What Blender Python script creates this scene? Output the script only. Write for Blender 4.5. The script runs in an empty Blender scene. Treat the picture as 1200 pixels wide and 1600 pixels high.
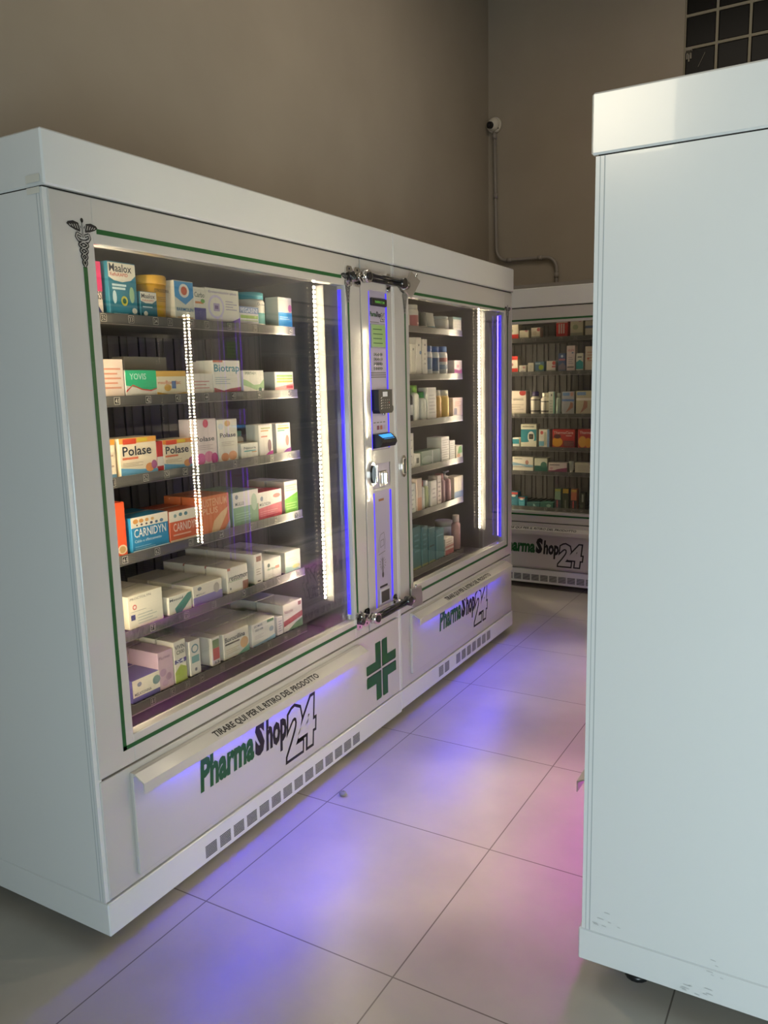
import bpy, math
from mathutils import Vector, Matrix
PI = math.pi
sc = bpy.context.scene
col = sc.collection

# light levels (W for the daylight openings and the added ceiling fill, emission strength for the strips)
DAY, TRANSOM, CEIL_FILL = 90.0, 8.5, 27.0
WLED, BLED, PLED = 510.0, 110.0, 70.0

# ------------------------------------------------------------------ camera
cam_d = bpy.data.cameras.new('camera'); cam = bpy.data.objects.new('camera', cam_d); col.objects.link(cam)
YAW, PITCH, ROLL, FOC = 0.5215, -0.1643, -0.0244, 1241.9
fw = Vector((-math.sin(YAW)*math.cos(PITCH), math.cos(YAW)*math.cos(PITCH), math.sin(PITCH)))
rt = Vector((math.cos(YAW), math.sin(YAW), 0)); up = rt.cross(fw)
rt2 = rt*math.cos(ROLL) + up*math.sin(ROLL); up2 = -rt*math.sin(ROLL) + up*math.cos(ROLL)
mw = Matrix((rt2, up2, -fw)).transposed().to_4x4(); mw.translation = Vector((1.538, -1.221, 1.4242))
cam.matrix_world = mw
cam_d.sensor_fit = 'VERTICAL'; cam_d.sensor_height = 32.0; cam_d.lens = FOC/1600*32.0
cam_d.clip_start = 0.02; cam_d.clip_end = 100
sc.camera = cam

# ------------------------------------------------------------------ world, daylight, exposure
w = bpy.data.worlds.new('world'); sc.world = w; w.use_nodes = True
w.node_tree.nodes['Background'].inputs[0].default_value = (0.75, 0.85, 1.0, 1)
w.node_tree.nodes['Background'].inputs[1].default_value = 0.6
sc.view_settings.view_transform = 'Standard'; sc.view_settings.look = 'None'
sc.view_settings.gamma = 1; sc.view_settings.use_curve_mapping = False
sc.view_settings.exposure = 0.0

def area(name, loc, direction, sx, sy, power, color, spread=PI):
    d = bpy.data.lights.new(name, 'AREA'); d.shape = 'RECTANGLE'; d.size = sx; d.size_y = sy
    d.energy = power; d.color = color; d.spread = spread
    o = bpy.data.objects.new(name, d); col.objects.link(o); o.location = loc
    o.rotation_euler = Vector(direction).to_track_quat('-Z', 'Y').to_euler()
    return o
# daylight through the shop door, low evening sun bounce through the high transom, plus an added warm fill under the ceiling
area('door_daylight', (2.72, -2.67, .60), (0, 1, 0), 1.0, 1.05, DAY, (0.74, 0.92, 1.0))
area('transom_daylight', (0.22, -2.66, 3.06), (.5, 1, -.1), 0.90, 0.76, TRANSOM, (1.0, 0.84, 0.60), PI*.45)
area('ceiling_fill', (0.9, 2.4, 4.1), (0, 0, -1), 1.6, 1.6, CEIL_FILL, (1.0, 0.86, 0.70))

# ------------------------------------------------------------------ materials
MATS = {}
def lin(c):
    return tuple((v/12.92 if v <= .04045 else ((v+.055)/1.055)**2.4) for v in c)
def hexc(h):
    return lin(tuple(int(h[i:i+2], 16)/255 for i in (0, 2, 4)))
def mat(name, c, rough=0.5, metal=0.0, emit=None, estr=0.0, coat=0.0, spec=0.5):
    if name in MATS: return MATS[name]
    m = bpy.data.materials.new(name); m.use_nodes = True; b = m.node_tree.nodes['Principled BSDF']
    b.inputs['Base Color'].default_value = (*c, 1); b.inputs['Roughness'].default_value = rough
    b.inputs['Metallic'].default_value = metal; b.inputs['Coat Weight'].default_value = coat
    b.inputs['Specular IOR Level'].default_value = spec
    if emit: b.inputs['Emission Color'].default_value = (*emit, 1); b.inputs['Emission Strength'].default_value = estr
    MATS[name] = m; return m
def ink(h):                      # printed / plain colours of packs and lettering
    return mat('print_'+h, hexc(h), 0.42)
def noise_bump(m, scale, strength, dist=0.002):
    nt = m.node_tree; b = nt.nodes['Principled BSDF']
    t = nt.nodes.new('ShaderNodeTexNoise'); t.inputs['Scale'].default_value = scale; t.inputs['Detail'].default_value = 2
    g = nt.nodes.new('ShaderNodeTexCoord'); nt.links.new(g.outputs['Object'], t.inputs['Vector'])
    k = nt.nodes.new('ShaderNodeBump'); k.inputs['Strength'].default_value = strength; k.inputs['Distance'].default_value = dist
    nt.links.new(t.outputs['Fac'], k.inputs['Height']); nt.links.new(k.outputs['Normal'], b.inputs['Normal'])
def noise_color(m, c1, c2, scale, detail=4, lo=.35, hi=.65):
    nt = m.node_tree; b = nt.nodes['Principled BSDF']
    g = nt.nodes.new('ShaderNodeTexCoord'); t = nt.nodes.new('ShaderNodeTexNoise')
    t.inputs['Scale'].default_value = scale; t.inputs['Detail'].default_value = detail
    nt.links.new(g.outputs['Object'], t.inputs['Vector'])
    r = nt.nodes.new('ShaderNodeValToRGB'); r.color_ramp.elements[0].position = lo; r.color_ramp.elements[1].position = hi
    r.color_ramp.elements[0].color = (*c1, 1); r.color_ramp.elements[1].color = (*c2, 1)
    nt.links.new(t.outputs['Fac'], r.inputs[0]); nt.links.new(r.outputs[0], b.inputs['Base Color'])
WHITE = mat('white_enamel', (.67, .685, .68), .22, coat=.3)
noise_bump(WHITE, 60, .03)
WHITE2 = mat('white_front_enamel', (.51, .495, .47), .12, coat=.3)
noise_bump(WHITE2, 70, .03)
SEAM = mat('dark_seam', (.015, .015, .014), .8)
LINER = mat('dark_liner', (.15, .14, .128), .5)
SHIELD = mat('dark_shield', (.010, .010, .011), .7)
SIDEWALL = mat('brushed_side_wall', (.30, .29, .30), .25, metal=.45)
STEEL = mat('brushed_steel', (.52, .50, .47), .28, metal=.9)
RAIL = mat('price_rail_metal', (.17, .165, .155), .30, metal=.5)
CHROME = mat('chrome', (.75, .74, .72), .1, metal=1)
BLACK = mat('black_plastic', (.01, .01, .011), .35)
BLACKM = mat('black_bar_metal', (.012, .012, .012), .25, coat=.5)
GREEN = mat('border_green', (.0045, .085, .016), .45)
DARKPR = mat('black_print', (.006, .006, .007), .5)
GREYPR = mat('grey_print', (.16, .15, .15), .5)
PANELGREY = mat('acrylic_panel', (.42, .38, .50), .3)
LED = mat('white_led', (1, 1, 1), .5, emit=(1.0, .82, .56), estr=WLED)
LEDC = mat('white_led_strong', (1, 1, 1), .5, emit=(1.0, .82, .56), estr=WLED*1.9)
LEDBASE = mat('led_tape', (.012, .012, .012), .6)
def glow(name, c, s): return mat(name, c, .5, emit=c, estr=s)
BLUE = glow('blue_led', (.035, .02, 1.0), BLED)
BLUE2 = glow('blue_led_soft', (.06, .035, 1.0), .9)
BLUE3 = glow('blue_led_inner', (.16, .10, 1.0), 14.0)
VIOLET3 = glow('violet_led_inner', (.25, .03, .9), 5.0)
VIOLET = glow('violet_led', (.22, .02, .9), 2.0)
PINK = glow('pink_led', (.75, .035, .85), PLED)
GLASS = bpy.data.materials.new('display_glass'); GLASS.use_nodes = True
nt = GLASS.node_tree; nt.nodes.clear()
o_ = nt.nodes.new('ShaderNodeOutputMaterial'); mx = nt.nodes.new('ShaderNodeMixShader')
tr = nt.nodes.new('ShaderNodeBsdfTransparent'); tr.inputs[0].default_value = (.985, .99, .985, 1)
gl = nt.nodes.new('ShaderNodeBsdfGlossy'); gl.inputs['Roughness'].default_value = 0.0
fr = nt.nodes.new('ShaderNodeFresnel'); fr.inputs[0].default_value = 1.5
ge = nt.nodes.new('ShaderNodeNewGeometry'); ir = nt.nodes.new('ShaderNodeMapRange')        # same reflectance from both faces of the pane
ir.inputs[3].default_value = 1.5; ir.inputs[4].default_value = 1/1.5
nt.links.new(ge.outputs['Backfacing'], ir.inputs[0]); nt.links.new(ir.outputs[0], fr.inputs[0])
mm = nt.nodes.new('ShaderNodeMath'); mm.operation = 'MULTIPLY'; mm.inputs[1].default_value = 1.1; mm.use_clamp = True
nt.links.new(fr.outputs[0], mm.inputs[0]); nt.links.new(mm.outputs[0], mx.inputs[0])
nt.links.new(tr.outputs[0], mx.inputs[1]); nt.links.new(gl.outputs[0], mx.inputs[2]); nt.links.new(mx.outputs[0], o_.inputs[0])

# ------------------------------------------------------------------ mesh helpers
class MB:
    def __init__(s): s.v = []; s.f = []; s.m = []; s.mats = []; s.smooth = []
    def mi(s, m):
        if m not in s.mats: s.mats.append(m)
        return s.mats.index(m)
    def add(s, vs, fs, m, smooth=False):
        k = len(s.v); s.v += [tuple(v) for v in vs]; i = s.mi(m)
        for f in fs: s.f.append([k+a for a in f]); s.m.append(i); s.smooth.append(smooth)
    def box(s, x0, x1, y0, y1, z0, z1, m, b=0.0):
        if b <= 0:
            vs = [(x, y, z) for x in (x0, x1) for y in (y0, y1) for z in (z0, z1)]
            s.add(vs, [(0,1,3,2),(4,6,7,5),(0,4,5,1),(2,3,7,6),(0,2,6,4),(1,5,7,3)], m); return
        # chamfered box: each face inset by b, joined by bevel strips
        X, Y, Z = (x0, x1), (y0, y1), (z0, z1); vs = []; idx = {}
        for i in (0, 1):
            for j in (0, 1):
                for k in (0, 1):
                    dx = b if i == 0 else -b; dy = b if j == 0 else -b; dz = b if k == 0 else -b
                    for a, p in enumerate(((X[i], Y[j]+dy, Z[k]+dz), (X[i]+dx, Y[j], Z[k]+dz), (X[i]+dx, Y[j]+dy, Z[k]))):
                        idx[(i, j, k, a)] = len(vs); vs.append(p)
        g = lambda i, j, k, a: idx[(i, j, k, a)]; F = []
        for i in (0, 1):
            q = [g(i,0,0,0), g(i,1,0,0), g(i,1,1,0), g(i,0,1,0)]; F.append(q if i else q[::-1])
            q = [g(0,i,0,1), g(1,i,0,1), g(1,i,1,1), g(0,i,1,1)]; F.append(q[::-1] if i else q)
            q = [g(0,0,i,2), g(1,0,i,2), g(1,1,i,2), g(0,1,i,2)]; F.append(q if i else q[::-1])
        for i in (0, 1):
            for j in (0, 1):
                q = [g(i,j,0,0), g(i,j,1,0), g(i,j,1,1), g(i,j,0,1)]; F.append(q if i == j else q[::-1])
                q = [g(i,0,j,0), g(i,1,j,0), g(i,1,j,2), g(i,0,j,2)]; F.append(q[::-1] if i == j else q)
                q = [g(0,i,j,1), g(1,i,j,1), g(1,i,j,2), g(0,i,j,2)]; F.append(q if i == j else q[::-1])
                for k in (0, 1):
                    t = [g(i,j,k,0), g(i,j,k,1), g(i,j,k,2)]; F.append(t if (i+j+k) % 2 else t[::-1])
        s.add(vs, F, m)
    def quad_yz(s, x, y0, y1, z0, z1, m): s.add([(x,y0,z0),(x,y1,z0),(x,y1,z1),(x,y0,z1)], [(0,1,2,3)], m)
    def poly_yz(s, x, pts, m): s.add([(x, a, b) for a, b in pts], [tuple(range(len(pts)))], m)
    def ell_yz(s, x, cy, cz, ry, rz, m, n=20): s.poly_yz(x, [(cy+ry*math.cos(2*PI*i/n), cz+rz*math.sin(2*PI*i/n)) for i in range(n)], m)
    def line_yz(s, x, pts, wd, m, close=False):
        if close: pts = list(pts)+[pts[0]]
        for (a, b), (c, d) in zip(pts, pts[1:]):
            L = math.hypot(c-a, d-b) or 1e-9; nx, ny = -(d-b)/L*wd/2, (c-a)/L*wd/2; ex, ey = (c-a)/L*wd*.2, (d-b)/L*wd*.2
            s.add([(x,a-nx-ex,b-ny-ey),(x,c-nx+ex,d-ny+ey),(x,c+nx+ex,d+ny+ey),(x,a+nx-ex,b+ny-ey)], [(0,1,2,3)], m)
    def prism_x(s, x0, x1, pts, m):
        n = len(pts); vs = [(x0,a,b) for a,b in pts]+[(x1,a,b) for a,b in pts]
        s.add(vs, [tuple(range(n))[::-1], tuple(range(n, 2*n))]+[(i,(i+1)%n,n+(i+1)%n,n+i) for i in range(n)], m)
    def prism_y(s, y0, y1, pts, m):          # pts in (x, z)
        n = len(pts); vs = [(a,y0,b) for a,b in pts]+[(a,y1,b) for a,b in pts]
        s.add(vs, [tuple(range(n)), tuple(range(n, 2*n))[::-1]]+[(i,n+i,n+(i+1)%n,(i+1)%n) for i in range(n)], m)
    def lathe(s, cx, cy, prof, mlist, n=20, sy=1.0):        # prof: (r, z); mlist: one material per band
        vs = [(cx+r*math.cos(2*PI*i/n), cy+r*sy*math.sin(2*PI*i/n), z) for r, z in prof for i in range(n)]
        k = len(s.v); s.v += vs
        for j in range(len(prof)-1):
            mi = s.mi(mlist[min(j, len(mlist)-1)])
            for i in range(n):
                a, b = j*n+i, j*n+(i+1) % n
                s.f.append([k+a, k+b, k+b+n, k+a+n]); s.m.append(mi); s.smooth.append(True)
        s.f.append([k+i for i in range(n)][::-1]); s.m.append(s.mi(mlist[0])); s.smooth.append(False)
        s.f.append([k+(len(prof)-1)*n+i for i in range(n)]); s.m.append(s.mi(mlist[-1])); s.smooth.append(False)
    def tube(s, pts, r, m, n=10):
        P = [Vector(p) for p in pts]; rings = []
        for i, p in enumerate(P):
            d = (P[min(i+1, len(P)-1)]-P[max(i-1, 0)]).normalized()
            a = d.orthogonal().normalized() if i == 0 else (A - d*A.dot(d)).normalized()
            A = a; c = d.cross(a); rings.append([p+(a*math.cos(2*PI*k/n)+c*math.sin(2*PI*k/n))*r for k in range(n)])
        k0 = len(s.v); mi = s.mi(m)
        for R_ in rings: s.v += [tuple(v) for v in R_]
        for j in range(len(P)-1):
            for k in range(n): s.f.append([k0+j*n+k, k0+j*n+(k+1)%n, k0+(j+1)*n+(k+1)%n, k0+(j+1)*n+k]); s.m.append(mi); s.smooth.append(True)
        s.f.append([k0+k for k in range(n)][::-1]); s.m.append(mi); s.smooth.append(False)
        s.f.append([k0+(len(P)-1)*n+k for k in range(n)]); s.m.append(mi); s.smooth.append(False)
    def cyl(s, p, q, r, m, n=20): s.tube([p, q], r, m, n)
    def text(s, txt, x, y0, y1, z0, z1, m, bold=0.0, shear=0.0, keep=False, boldbox=0.0):
        vs, fs, bb = text_geo(txt, bold, shear)
        b0 = text_geo(txt, boldbox, shear)[2]
        sx = (y1-y0)/(b0[2]-b0[0]); sy = (z1-z0)/(b0[3]-b0[1])
        s.add([(x, y0+(a-b0[0])*sx, z0+(b-b0[1])*sy) for a, b in vs], fs, m)
    def build(s, name, parent=None, label=None):
        me = bpy.data.meshes.new(name); me.from_pydata(s.v, [], s.f)
        for m in s.mats: me.materials.append(m)
        me.polygons.foreach_set('material_index', s.m); me.polygons.foreach_set('use_smooth', s.smooth)
        me.update()
        o = bpy.data.objects.new(name, me); col.objects.link(o)
        if parent: o.parent = parent
        if label: o['label'] = label
        return o
TG = {}
def text_geo(txt, bold, shear):
    k = (txt, bold, shear)
    if k in TG: return TG[k]
    cu = bpy.data.curves.new('lettering', 'FONT'); cu.body = txt; cu.offset = bold; cu.shear = shear; cu.resolution_u = 2
    ob = bpy.data.objects.new('lettering', cu); col.objects.link(ob)
    bpy.context.view_layer.update()
    me = ob.to_mesh(); vs = [(v.co.x, v.co.y) for v in me.vertices]; fs = [tuple(p.vertices) for p in me.polygons]
    ob.to_mesh_clear(); bpy.data.objects.remove(ob); bpy.data.curves.remove(cu)
    xs = [v[0] for v in vs]; ys = [v[1] for v in vs]
    TG[k] = (vs, fs, (min(xs), min(ys), max(xs), max(ys))); return TG[k]
def tag(o, label=None, cat=None, group=None, kind=None):
    if label: o['label'] = label
    if cat: o['category'] = cat
    if group: o['group'] = group
    if kind: o['kind'] = kind
    return o
def empty(name, loc=(0, 0, 0), rz=0.0):
    o = bpy.data.objects.new(name, None); col.objects.link(o); o.location = loc; o.rotation_euler = (0, 0, rz); o.empty_display_size = .1
    return o
TAGA = [[0.252, 0.345, 0.434, 0.488, 0.575, 0.64, 0.743, 0.869, 1.065], [0.275, 0.386, 0.501, 0.621, 0.745, 0.875, 1.042], [0.239, 0.356, 0.436, 0.51, 0.629, 0.733, 0.838, 0.925, 1.024], [0.26, 0.379, 0.515, 0.651, 0.803, 0.932, 1.054], [0.341, 0.477, 0.598, 0.742, 0.851, 0.929, 1.047], [0.321, 0.4, 0.461, 0.524, 0.619, 0.719, 0.862, 0.955, 1.034]]
TAGC = [[0.326, 0.411, 0.492, 0.67, 0.768, 0.876], [0.324, 0.401, 0.46, 0.52, 0.599, 0.673, 0.732, 0.791, 0.86], [0.343, 0.483, 0.554, 0.605, 0.647, 0.718, 0.825], [0.356, 0.447, 0.556, 0.691, 0.856], [0.406, 0.535, 0.653, 0.744, 0.838], [0.34, 0.398, 0.482, 0.578, 0.656, 0.71, 0.766, 0.824]]

# ------------------------------------------------------------------ the room
def struct(name, mb): o = mb.build(name); o['kind'] = 'structure'; return o
XL, XR, YB, YF, ZC = -0.865, 3.3, 4.66, -2.7, 4.2
wall_m = mat('tan_plaster', (.33, .285, .225), .75); noise_color(wall_m, (.315, .272, .215), (.345, .30, .238), 1.6)
noise_bump(wall_m, 40, .08)
ceil_m = mat('ceiling_paint', (.45, .41, .35), .8)
# floor tiles: square 0.6 m porcelain with thin dark joints
fm = mat('porcelain_tile', (.4, .37, .33), .33); nt = fm.node_tree; b = nt.nodes['Principled BSDF']
tc = nt.nodes.new('ShaderNodeTexCoord'); mp = nt.nodes.new('ShaderNodeMapping')
mp.inputs['Rotation'].default_value = (0, 0, 0.0102)
mp.inputs['Location'].default_value = (-0.0770, -0.2669, 0)
nt.links.new(tc.outputs['Object'], mp.inputs['Vector'])
bk = nt.nodes.new('ShaderNodeTexBrick'); bk.offset = 0; bk.squash = 1
bk.inputs['Scale'].default_value = 1.0; bk.inputs['Brick Width'].default_value = .6; bk.inputs['Row Height'].default_value = .6
bk.inputs['Mortar Size'].default_value = .0022; bk.inputs['Mortar Smooth'].default_value = .3
bk.inputs['Color1'].default_value = (.455, .43, .385, 1); bk.inputs['Color2'].default_value = (.485, .455, .405, 1)
bk.inputs['Mortar'].default_value = (.16, .14, .12, 1)
nt.links.new(mp.outputs[0], bk.inputs['Vector'])
n1 = nt.nodes.new('ShaderNodeTexNoise'); n1.inputs['Scale'].default_value = 3.5; n1.inputs['Detail'].default_value = 8
nt.links.new(tc.outputs['Object'], n1.inputs['Vector'])
r1 = nt.nodes.new('ShaderNodeValToRGB'); r1.color_ramp.elements[0].position = .3; r1.color_ramp.elements[1].position = .7
r1.color_ramp.elements[0].color = (.86, .86, .85, 1); r1.color_ramp.elements[1].color = (1.06, 1.05, 1.04, 1)
nt.links.new(n1.outputs['Fac'], r1.inputs[0])
mm2 = nt.nodes.new('ShaderNodeMix'); mm2.data_type = 'RGBA'; mm2.blend_type = 'MULTIPLY'; mm2.inputs[0].default_value = 1
nt.links.new(bk.outputs['Color'], mm2.inputs[6]); nt.links.new(r1.outputs[0], mm2.inputs[7]); nt.links.new(mm2.outputs[2], b.inputs['Base Color'])
mr = nt.nodes.new('ShaderNodeMapRange'); mr.inputs[3].default_value = .27; mr.inputs[4].default_value = .42
nt.links.new(n1.outputs['Fac'], mr.inputs[0]); nt.links.new(mr.outputs[0], b.inputs['Roughness'])
m = MB(); m.box(XL-.1, XR+.1, YF-.1, YB+.1, -.1, 0, fm); struct('floor', m)
m = MB(); m.box(XL-.1, XR+.1, YF-.1, YB+.1, ZC, ZC+.1, ceil_m); struct('ceiling', m)
m = MB(); m.box(XL-.1, XL, YF, YB, 0, ZC, wall_m); struct('wall_left', m)
m = MB(); m.box(XR, XR+.1, YF, YB, 0, ZC, wall_m); struct('wall_right', m)
BX, BZ, BP = .505, 2.924, .197        # glass-block window: left edge, bottom, pitch
BN, BM = 8, 5
m = MB(); a, c = BX+BN*BP, BZ+BM*BP
m.box(XL, BX, YB, YB+.1, 0, ZC, wall_m); m.box(a, XR, YB, YB+.1, 0, ZC, wall_m)
m.box(BX, a, YB, YB+.1, 0, BZ, wall_m); m.box(BX, a, YB, YB+.1, c, ZC, wall_m); struct('wall_back', m)
m = MB(); grout = mat('grout', (.30, .27, .20), .8); gb = mat('dark_glass_block', (.006, .006, .005), .35, spec=.15); noise_bump(gb, 30, .1, .002)
for i in range(BN+1): m.box(BX+i*BP-.008, BX+i*BP+.008, YB+.012, YB+.09, BZ, c, grout)
for j in range(BM+1): m.box(BX, a, YB+.013, YB+.089, BZ+j*BP-.008, BZ+j*BP+.008, grout)
for i in range(BN):
    for j in range(BM): m.box(BX+i*BP+.008, BX+(i+1)*BP-.008, YB+.018, YB+.085, BZ+j*BP+.008, BZ+(j+1)*BP-.008, gb, .006)
wn = struct('window_1', m)
mb2 = MB(); mb2.ell_yz(0, 0, 0, .02, .022, mat('plaster_splash', (.30, .27, .22), .8)); 
for k_ in range(3): mb2.line_yz(0, [(-.012+.012*k_, 0), (-.011+.012*k_, -.05-.015*(k_ % 2))], .008, MATS['plaster_splash'])
mb2.line_yz(0, [(.10, -.03), (.06, -.11)], .002, MATS['plaster_splash'])
sp = mb2.build('plaster_splash', wn); sp.location = (BX+.03, YB+.010, 3.50); sp.rotation_euler = (0, 0, -PI/2)
# front wall behind the viewer: shop door, a half-lowered shutter added to suit its low daylight, and a high transom
m = MB(); t0, t1, tz0, tz1 = -.24, .70, 2.62, 3.48; d0, d1, dz = 2.20, 3.24, 2.1
m.box(XL, t0, YF-.1, YF, 0, ZC, wall_m); m.box(t0, t1, YF-.1, YF, 0, tz0, wall_m); m.box(t0, t1, YF-.1, YF, tz1, ZC, wall_m)
m.box(t1, d0, YF-.1, YF, 0, ZC, wall_m); m.box(d0, d1, YF-.1, YF, dz, ZC, wall_m); m.box(d1, XR, YF-.1, YF, 0, ZC, wall_m); struct('wall_front', m)
alu = mat('aluminium_frame', (.5, .5, .5), .35, metal=.8)
m = MB()
for a_, b_ in ((d0, d0+.04), (d1-.04, d1)): m.box(a_, b_, YF-.08, YF-.02, 0, dz, alu)
m.box(d0, d1, YF-.08, YF-.02, dz-.05, dz, alu); m.box(d0, d1, YF-.08, YF-.02, 0, .06, alu)
for k_ in range(11): m.box(d0+.04, d1-.04, YF-.09, YF-.082, 1.15+.085*k_, 1.23+.085*k_, alu)
dr = struct('door_1', m); g = MB(); g.box(d0+.04, d1-.04, YF-.055, YF-.049, .06, dz-.05, GLASS); g.build('door_glass', dr)
m = MB()
for a_, b_ in ((t0, t0+.04), (t1-.04, t1)): m.box(a_, b_, YF-.08, YF-.02, tz0, tz1, alu)
m.box(t0, t1, YF-.08, YF-.02, tz0, tz0+.04, alu); m.box(t0, t1, YF-.08, YF-.02, tz1-.04, tz1, alu)
wn = struct('window_2', m); g = MB(); g.box(t0+.04, t1-.04, YF-.055, YF-.049, tz0+.04, tz1-.04, GLASS); g.build('window_glass', wn)

# ------------------------------------------------------------------ graphics shared by the machines
def stripe_frame(m, x, y0, y1, z0, z1, wd, mt, gaps):
    m.quad_yz(x, y0+gaps, y1-gaps, z1-wd, z1, mt)
    m.quad_yz(x, y0, y1, z0, z0+wd, mt)
    m.quad_yz(x, y0, y0+wd, z0, z1-.09, mt); m.quad_yz(x, y1-wd, y1, z0, z1-.09, mt)
def caduceus(name, x, cy, zt, h, parent):
    m = MB(); s = h/.118; P = lambda a, b: (cy+a*s, zt+b*s); W_ = WHITE2; K = DARKPR
    m.ell_yz(x, *P(0, -.006), .0045*s, .0055*s, K)
    m.line_yz(x, [P(0, -.008), P(0, -.045)], .0045*s, K)
    m.line_yz(x+.0004, [P(0, -.012), P(0, -.044)], .0018*s, W_)
    for sg in (-1, 1):
        wing = [P(sg*.004, -.022), P(sg*.012, -.013), P(sg*.026, -.010), P(sg*.042, -.014), P(sg*.046, -.019), P(sg*.036, -.026), P(sg*.022, -.031), P(sg*.008, -.034)]
        m.poly_yz(x, wing if sg > 0 else wing[::-1], K)
        for k in range(5):
            a = .010+.007*k; m.line_yz(x+.0004, [P(sg*a, -.0165-.0008*k), P(sg*(a-.004), -.029+.0016*k)], .0018*s, W_)
    loops = [P(-.006, -.042), P(-.017, -.038), P(-.020, -.046), P(-.014, -.054), P(0, -.055)]
    m.line_yz(x, loops, .008*s, K); m.line_yz(x, [(2*cy-a, b) for a, b in loops], .008*s, K)
    m.line_yz(x+.0004, loops, .0028*s, W_); m.line_yz(x+.0004, [(2*cy-a, b) for a, b in loops], .0028*s, W_)
    n = 36
    for ph in (0, PI):
        pts = []
        for i in range(n+1):
            t = i/n; am = .0145*(1-t)+.003*t; pts.append(P(am*math.sin(t*4.6*2*PI/2+ph+PI/2), -.050-.064*t))
        m.line_yz(x+(.0001 if ph else 0), pts, .0085*s, K); m.line_yz(x+.0003+(.0001 if ph else 0), pts, .0024*s, W_)
    return m.build(name, parent)
def logo(m, x, L, mats=(None, None)):
    """L: dict of baselines in (u, z): P start, a end, S, p end, 24 box"""
    g, k = GREEN, DARKPR
    u0, u1, zb, zt, zs = L['u0'], L['u1'], L['zb'], L['zt'], L['slope']
    def put(txt, a, b, c, d, mt, bold, bb, dx=0.0):
        vs, fs, _ = text_geo(txt, bold, .12); b0 = text_geo(txt, bb, .12)[2]
        sx = (b-a)/(b0[2]-b0[0]); sy = (d-c)/(b0[3]-b0[1])
        m.add([(x+dx, a+(p-b0[0])*sx, c+(q-b0[1])*sy) for p, q in vs], fs, mt)
    w_ = u1-u0; h = zt-zb
    put('Pharma', u0, u0+.425*w_, zb, zb+h, g, .045, .045)
    put('S', u0+.432*w_, u0+.52*w_, zb-.01*h, zb+1.17*h, k, .07, .07)
    put('hop', u0+.527*w_, u0+.72*w_, zb-.34*h, zb+1.03*h, k, .045, .045)
    for tx, a, b in (('2', .715, .865), ('4', .83, 1.0)):
        put(tx, u0+a*w_, u0+b*w_, zb-.78*h, zb+.83*h, k, .078, .02)
    for tx, a, b in (('2', .715, .865), ('4', .83, 1.0)):
        put(tx, u0+a*w_, u0+b*w_, zb-.78*h, zb+.83*h, WHITE2, .030, .02, .0005)

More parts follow.
